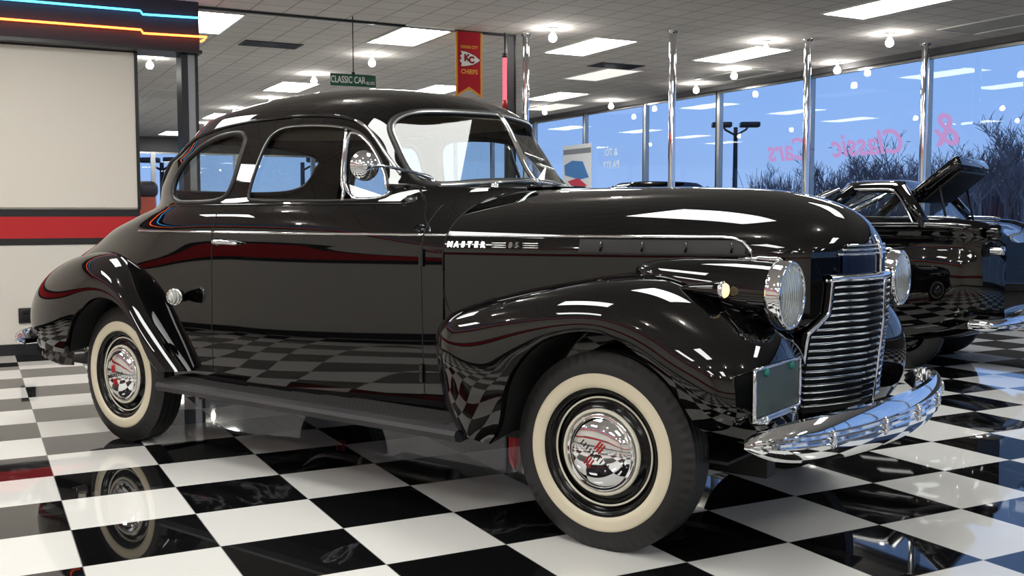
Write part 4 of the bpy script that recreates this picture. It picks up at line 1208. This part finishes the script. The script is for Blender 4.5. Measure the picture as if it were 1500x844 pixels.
# ================================================================== SECOND AND THIRD CARS
def simple_car(name, loc, rz, label, lid_open, hs=1.0):
    """x forward, tail at x=0; hs: roof height factor"""
    root = empty(name, loc, rz, label, 'car')
    Lc = 3.85; ws = .76
    # lower body: sections along x
    zt = pchip([0, .10, .25, .6, 1.2, 1.8, 2.3, 2.9, 3.2, 3.35], [1.02, 1.10, 1.135, 1.15, 1.15, 1.14, 1.10, 1.03, .95, .86])
    zb = pchip([0, .3, 1, 2.8, 3.35], [.40, .30, .22, .22, .34])
    wd = lambda x: ws * (1 - abs((x - 1.67) / 1.80) ** 5) ** .30
    rows = []
    xs = np.unique(np.r_[np.linspace(0, .25, 14), np.linspace(.25, 3.1, 60), np.linspace(3.1, 3.35, 12)])
    for x in xs:
        T_, B_ = float(zt(x)), float(zb(x)); w = wd(x); h = T_ - B_
        sec = [(0, T_ - .055), (.45 * w, T_ - .05), (.72 * w, T_ - .03), (.84 * w, T_ - .004), (.91 * w, T_ + .004), (.965 * w, T_ - .02), (.985 * w, T_ - .06), (.975 * w, T_ - .11), (.965 * w, T_ - .17), (.985 * w, T_ - .30), (1.0 * w, B_ + .40 * h), (.99 * w, B_ + .22 * h), (.95 * w, B_ + .06 * h), (.88 * w, B_), (0, B_)]
        rows.append([(x, y, z) for y, z in smooth_path([(a, b) for a, b in sec], 60)])
    P = np.array(rows); m = MB(); m.grid(P); m.grid(P * [1, -1, 1])
    for e, x in ((0, xs[0]), (-1, xs[-1])):
        ring = [tuple(p) for p in P[e]] + [tuple(p * [1, -1, 1]) for p in P[e][::-1]]
        m.add(ring, [tuple(range(len(ring)))])
    body = m.build('body', M['paint'], root, sharp=50)
    # cabin
    zr = 1.46 * hs; base = 1.10
    fr_b, fr_t, rr_t, rr_b = 2.20, 1.45, .86, .60
    def cab(t, s_, inset=0.0):  # outline at height fraction t
        z = base + (zr - .07 - base) * t; w = (.74 - .13 * t ** 1.4) - inset
        xf = fr_b + (fr_t - fr_b) * t; xr = rr_b + (rr_t - rr_b) * t
        return z, w, xf, xr
    def outline(t, n=15, inset=0):
        z, w, xf, xr = cab(t, 1, inset); r = .10
        pts = [(xr, 0), (xr, w - r), (xr + .03, w - .02), (xr + .09, w), (xf - .22, w), (xf - .10, w - .03), (xf - .04, w - .10), (xf + .04, w * .5), (xf + .06, 0)]
        return [(x, y, z) for x, y in pts]
    # roof
    T1 = np.array([outline(t) for t in (.93, .97, 1.0)] + [[(x * .93 + 1.16 * .07, y * .86, zr - .025) for x, y, z in outline(1.0)], [(x * .7 + 1.16 * .3, y * .55, zr - .006) for x, y, z in outline(1.0)], [(1.16 + (x - 1.16) * .2, y * .0, zr) for x, y, z in outline(1.0)]])
    T1 = np.array([smooth_path(r, 40) for r in T1]); m = MB(); m.grid(T1); m.grid(T1 * [1, -1, 1]); m.build('roof', M['paint'], root)
    for s in (-1, 1):
        def P_(t, u):   # u: along side 0 rear .. 1 front
            z, w, xf, xr = cab(t, 1); return np.array((xr + .06 + (xf - .10 - xr - .06) * u, s * w, z))
        MB().tube([P_(0, 0) + [-.05, -s * .03, 0], P_(.94, 0) + [-.05, -s * .03, 0]], .055, 8).build('rear_pillar', M['paint'], root)
        MB().tube([P_(0, 1), P_(.94, 1)], .022, 8).build('windshield_pillar', M['chrome'], root)
        a = [P_(0.06, .03), P_(.90, .04), P_(.90, .97), P_(.06, .97)]
        from_vf('side_glass', a, [(0, 1, 2, 3)], M['glass'], root, False)
        MB().tube(smooth_path([P_(.04, .02), P_(.55, .0), P_(.90, .04), P_(.93, .12), P_(.94, .5), P_(.93, .90), P_(.88, .97), P_(.04, .99)], 50), .010, 7).build('side_window_trim', M['chrome'], root)
        MB().tube([P_(.02, .68), P_(.95, .74)], .045, 8).build('door_post', M['paint'], root)
        # body side mouldings
        for dz, off in ((.012, .86), (-.035, .985)):
            pts = []
            for x in np.linspace(.34, 2.8, 40): pts.append((x, s * wd(x) * off, float(zt(x)) + dz))
            MB().tube(pts, .007, 6).build('side_moulding', M['chrome'], root)
        pts = [(x, s * (wd(x) * 1.0 + .003), .545 + .01 * x) for x in np.linspace(.75, 2.6, 30)]
        MB().tube(pts, .010, 6).build('sill_moulding', M['satin'], root)
        # tail lamp and fin end
        MB().lathe([(.0001, -.05), (.05, -.045), (.06, -.02), (.058, .06)], 24, Matrix.Translation((.05, s * .66, 1.05)), axis='x').build('fin_end', M['paint'], root)
        MB().lathe([(.0001, -.03), (.028, -.026), (.034, 0), (.034, .08)], 20, Matrix.Translation((.0, s * .68, .92)), axis='x').build('tail_lamp', M['chrome'], root)
        for x in (.78, 2.68):
            w = MB().lathe([(.18, -.07), (.26, -.085), (.30, -.07), (.31, -.04), (.31, .04), (.30, .07), (.18, .07)], 40, Matrix.Translation((x, s * .56, .31)), axis='y').build('tire', M['rubber'], root)
            MB().lathe([(.0001, .07), (.10, .065), (.18, .06), (.18, -.06), (.10, -.065), (.0001, -.07)], 40, Matrix.Translation((x, s * .56, .31)), axis='y').build('wheel_cover', M['paint'], w)
    # windshield and backlight
    z0, w0_, xf0, xr0 = cab(.04, 1); z1, w1_, xf1, xr1 = cab(.92, 1)
    for nm, x0, x1 in (('windshield', xf0, xf1), ('rear_glass', xr0 - .01, xr1 - .01)):
        from_vf(nm, [(x0, -w0_ + .06, z0), (x0, w0_ - .06, z0), (x1, w1_ - .06, z1), (x1, -w1_ + .06, z1)], [(0, 1, 2, 3)], M['glass'], root, False)
        MB().tube([(x0, -w0_ + .05, z0), (x1, -w1_ + .05, z1), (x1, w1_ - .05, z1), (x0, w0_ - .05, z0)], .014, 7, closed=True).build(nm + '_trim', M['chrome'], root)
    MB().rbox(1.25, 1.75, -.6, .6, .75, 1.12, .06, 3).build('seat', M['leather'], root)
    # rear bumper
    bpts = [(.22, -.82, .385), (.04, -.81, .39), (-.09, -.62, .395), (-.12, 0, .395), (-.09, .62, .395), (.04, .81, .39), (.22, .82, .385)]
    b = MB().tube(smooth_path(bpts, 50), [.012] + [.045] * 48 + [.012], 12).build('rear_bumper', M['chrome'], root)
    fp = [(3.15, -.72, .5), (3.34, -.62, .5), (3.39, 0, .5), (3.34, .62, .5), (3.15, .72, .5)]
    MB().tube(smooth_path(fp, 40), .05, 10).build('front_bumper', M['chrome'], root)
    if lid_open:
        m = MB()
        Tl = Matrix.Translation((.80, 0, 1.26)) @ Matrix.Rotation(math.radians(36), 4, 'Y')
        m.rbox(-.50, .0, -.44, .44, .0, .10, .03, 3, Tl)
        lid = m.build('trunk_lid', M['paint'], root)
        MB().rbox(-.45, -.06, -.39, .39, -.03, .004, .015, 2, Tl).build('lid_inner_panel', M['under'], lid)
        for s in (-1, 1):
            MB().tube([(.52, s * .4, 1.10), tuple(Tl @ Vector((-.25, s * .4, 0)))], .010, 6).build('lid_strut', M['under'], lid)
    return root
car2 = simple_car('sports_coupe', (6.71, 1.50, 0), math.radians(115), 'second black car with raised boot lid parked by the windows, right of the front coupe', True)
car2.scale = (.84, 1, .975)
car3 = simple_car('saloon_car', (8.1, 6.95, 0), PI / 2, 'third dark car whose roof line just shows over the front coupe bonnet', False, 1.105)

# ================================================================== OUTSIDE
M['bark'] = mat('winter bark', (136, 126, 128), .9)
def grass_mat():
    m = mat('dusk lawn', (66, 72, 62), .95); n = noise(m, .6, 5); nt, N, Lk, b = nodes(m)
    r = N.new('ShaderNodeValToRGB'); r.color_ramp.elements[0].color = (*lin((52, 58, 50)), 1); r.color_ramp.elements[1].color = (*lin((92, 90, 80)), 1)
    Lk.new(n.outputs['Fac'], r.inputs[0]); Lk.new(r.outputs[0], b.inputs['Base Color']); return m
g = MB().add([(XW + .16, -120, -.25), (220, -120, -.25), (220, 220, -.25), (XW + .16, 220, -.25)], [(0, 1, 2, 3)]); g = structure(g.build('ground', grass_mat(), smooth=False))
g3 = MB().add([(-120, -120, -.27), (XW + .2, -120, -.27), (XW + .2, YF - .25, -.27), (-120, YF - .25, -.27)], [(0, 1, 2, 3)]); structure(g3.build('ground', g.data.materials[0], smooth=False))
g2 = MB().add([(-120, YFAR + .2, -.26), (XW + .2, YFAR + .2, -.26), (XW + .2, 220, -.26), (-120, 220, -.26)], [(0, 1, 2, 3)]); structure(g2.build('ground', g.data.materials[0], smooth=False))

def tree_mesh(seed, H):
    r = random.Random(seed); m = MB()
    def br(p, d, L, R, lvl):
        n = 5 if lvl < 2 else 3; pts = [np.array(p)]; d = np.array(d, float)
        for i in range(n):
            d = d + np.array([r.gauss(0, .10), r.gauss(0, .10), r.gauss(.03, .06)]); d /= np.linalg.norm(d)
            pts.append(pts[-1] + d * L / n)
        m.tube(pts, np.linspace(R, R * .55, len(pts)), 5 if lvl < 2 else 3, cap=False)
        if lvl >= 4: return
        k = (7, 5, 4, 3)[lvl]
        for q in range(k):
            t = r.uniform(.35 if lvl == 0 else .2, 1.0); i = min(int(t * n), n - 1); b0 = pts[i] + (pts[i + 1] - pts[i]) * (t * n - i)
            a = r.uniform(0, 2 * PI); sp = r.uniform(.45, .85)
            side = np.array([math.cos(a), math.sin(a), 0]); nd = d * (1 - sp * .5) + side * sp + np.array([0, 0, .28]); nd /= np.linalg.norm(nd)
            br(b0, nd, L * r.uniform(.48, .68), max(R * (.62 - .3 * t), .013), lvl + 1)
    br((0, 0, 0), (0, 0, 1), H * .44, H * .017, 0)
    return m
protos = [tree_mesh(s, 6.0) for s in (3, 8, 15, 23)]
tree_me = []
for i, m in enumerate(protos):
    o = m.build('bare_tree', M['bark'], fix=False); tree_me.append(o.data); bpy.data.objects.remove(o)
def along(u, k):   # ground point under picture column u, k metres deep
    az = math.radians(27.7) + math.atan((u - 750) / 1507); d = k / math.cos(math.atan((u - 750) / 1507))
    return (-.287 + d * math.sin(az), -3.572 + d * math.cos(az))
TREES = [(1110, 60, 0.73, 'short bare tree just right of the twin lamp post'), (1150, 70, 1.03, 'bare tree left of the chrome pole beside the second car roof'), (1214, 48, 0.92, 'bare tree just right of the chrome pole left of the second car roof'),
         (1245, 58, 1.30, 'spreading bare tree in the middle of the window above the second car windshield'), (1285, 68, 1.15, 'bare tree above the side window of the second car'), (1322, 50, 1.10, 'bare tree behind the base of the raised boot lid'),
         (1372, 60, 1.11, 'bare tree right of the raised boot lid tip'), (1404, 70, 1.29, 'tall bare tree right of the boot lid in the last window'), (1436, 49, 1.06, 'tall bare tree near the right edge of the last window'), (1470, 58, 1.42, 'tallest bare tree toward the right edge'), (1500, 67, 1.78, 'bare tree cut by the right edge'),
         (925, 80, 0.66, 'far low bare tree seen left of the middle chrome pole'), (965, 72, 0.55, 'far low bare tree close against the middle chrome pole'), (1340, 43, 0.88, 'low bare tree between the pole by the windows and the raised boot lid')]
for i, (u, k, sc_, l_) in enumerate(TREES):
    o = bpy.data.objects.new('bare_tree', tree_me[i % 4]); COL.objects.link(o); x, y = along(u, k); o.location = (x, y, -.3)
    o.rotation_euler = (0, 0, rng.uniform(0, 6.28)); o.scale = (sc_, sc_, sc_); tag(o, l_, 'tree', 'bare winter trees outside')
m = MB()
for q in range(2200):
    u = rng.uniform(1100, 1560) if rng.random() < .8 else rng.uniform(1390, 1560); k = rng.uniform(90, 108); x, y = along(u, k)
    h = rng.uniform(2.8, 5.4) * (1 + max(0, (u - 1350)) / 260); a, b = rng.gauss(0, .12), rng.gauss(0, .12)
    P = [(x, y, -.3), (x + a * h * .5, y + b * h * .5, h * .55), (x + a * h * 1.3, y + b * h * 1.3, h)]
    m.tube(P, [.05, .036, .018], 3, cap=False)
tag(m.build('treeline_thicket', M['bark'], fix=False), 'dense brown thicket of bare stems at the far edge of the lawn', 'thicket', kind='stuff')

def lamp_post(u, k, top, label, tw):
    x, y = along(u, k); o = empty('lamp_post', (x, y, -.3), rng.uniform(-.2, .2) - .45, label, 'lamp post', 'parking lot lamp posts')
    H = top + .3
    MB().tube([(0, 0, 0), (0, 0, H)], [.13, .09], 10).build('post', M['frame_dark'], o)
    MB().lathe([(.0001, 0), (.30, 0), (.30, .5), (.0001, .5)], 16).build('footing', M['soffit'], o, sharp=40)
    for s in ((-1, 1) if tw else (1,)):
        MB().tube([(0, 0, H - .35), (s * .45, 0, H - .1), (s * .5, 0, H)], .05, 6).build('arm', M['frame_dark'], o)
        MB().rbox(s * .6 - .42, s * .6 + .42, -.28, .28, H, H + .22, .05, 2).build('lamp_head', M['frame_dark'], o)
lamp_post(1075, 45, 4.95, 'twin headed lamp post outside between the two middle chrome poles', True)
lamp_post(445, 45, 3.45, 'lamp post seen through the coupe door window', False)
lamp_post(240, 45, 3.45, 'lamp post seen in the gap beside the white panel', True)

# sky
w = bpy.data.worlds.new('dusk sky'); sc.world = w; w.use_nodes = True
nt = w.node_tree; N = nt.nodes; Lk = nt.links; bg = N['Background']
tc = N.new('ShaderNodeTexCoord'); sx = N.new('ShaderNodeSeparateXYZ'); rp = N.new('ShaderNodeValToRGB')
Lk.new(tc.outputs['Generated'], sx.inputs[0]); Lk.new(sx.outputs[2], rp.inputs[0])
e = rp.color_ramp.elements; e[0].position = 0; e[0].color = (*lin((142, 170, 216)), 1); e[1].position = .5; e[1].color = (*lin((104, 134, 192)), 1)
n1 = rp.color_ramp.elements.new(.10); n1.color = (*lin((128, 164, 220)), 1)
nz = N.new('ShaderNodeTexNoise'); nz.inputs['Scale'].default_value = 5; Lk.new(tc.outputs['Generated'], nz.inputs['Vector'])
mx = N.new('ShaderNodeMixRGB'); mx.blend_type = 'SOFT_LIGHT'; mx.inputs[0].default_value = .18; Lk.new(rp.outputs[0], mx.inputs[1]); Lk.new(nz.outputs['Fac'], mx.inputs[2])
Lk.new(mx.outputs[0], bg.inputs[0]); bg.inputs[1].default_value = SKY

# ================================================================== CAMERA
cd = bpy.data.cameras.new('camera'); cam = bpy.data.objects.new('camera', cd); COL.objects.link(cam)
cd.sensor_width = 36; cd.lens = 1507 / 1500 * 36; cd.clip_start = .05; cd.clip_end = 500
yaw, pitch, roll = .4834, .0705, -.0007
fwd = Vector((math.sin(yaw) * math.cos(pitch), math.cos(yaw) * math.cos(pitch), -math.sin(pitch)))
right = Vector((math.cos(yaw), -math.sin(yaw), 0)); up = right.cross(fwd)
Rm = Matrix((right, up, -fwd)).transposed().to_4x4() @ Matrix.Rotation(roll, 4, 'Z'); Rm.translation = (-.28676, -3.5718, 1.1471)
cam.matrix_world = Rm
sc.camera = cam
sc.view_settings.view_transform = 'Standard'; sc.view_settings.look = 'None'; sc.view_settings.gamma = 1; sc.view_settings.use_curve_mapping = False
sc.view_settings.exposure = EXPO
c = sc.cycles
c.max_bounces = 10; c.diffuse_bounces = 4; c.glossy_bounces = 6; c.transmission_bounces = 8; c.transparent_max_bounces = 16
c.sample_clamp_indirect = 6; c.caustics_reflective = False; c.caustics_refractive = False; c.use_denoising = True
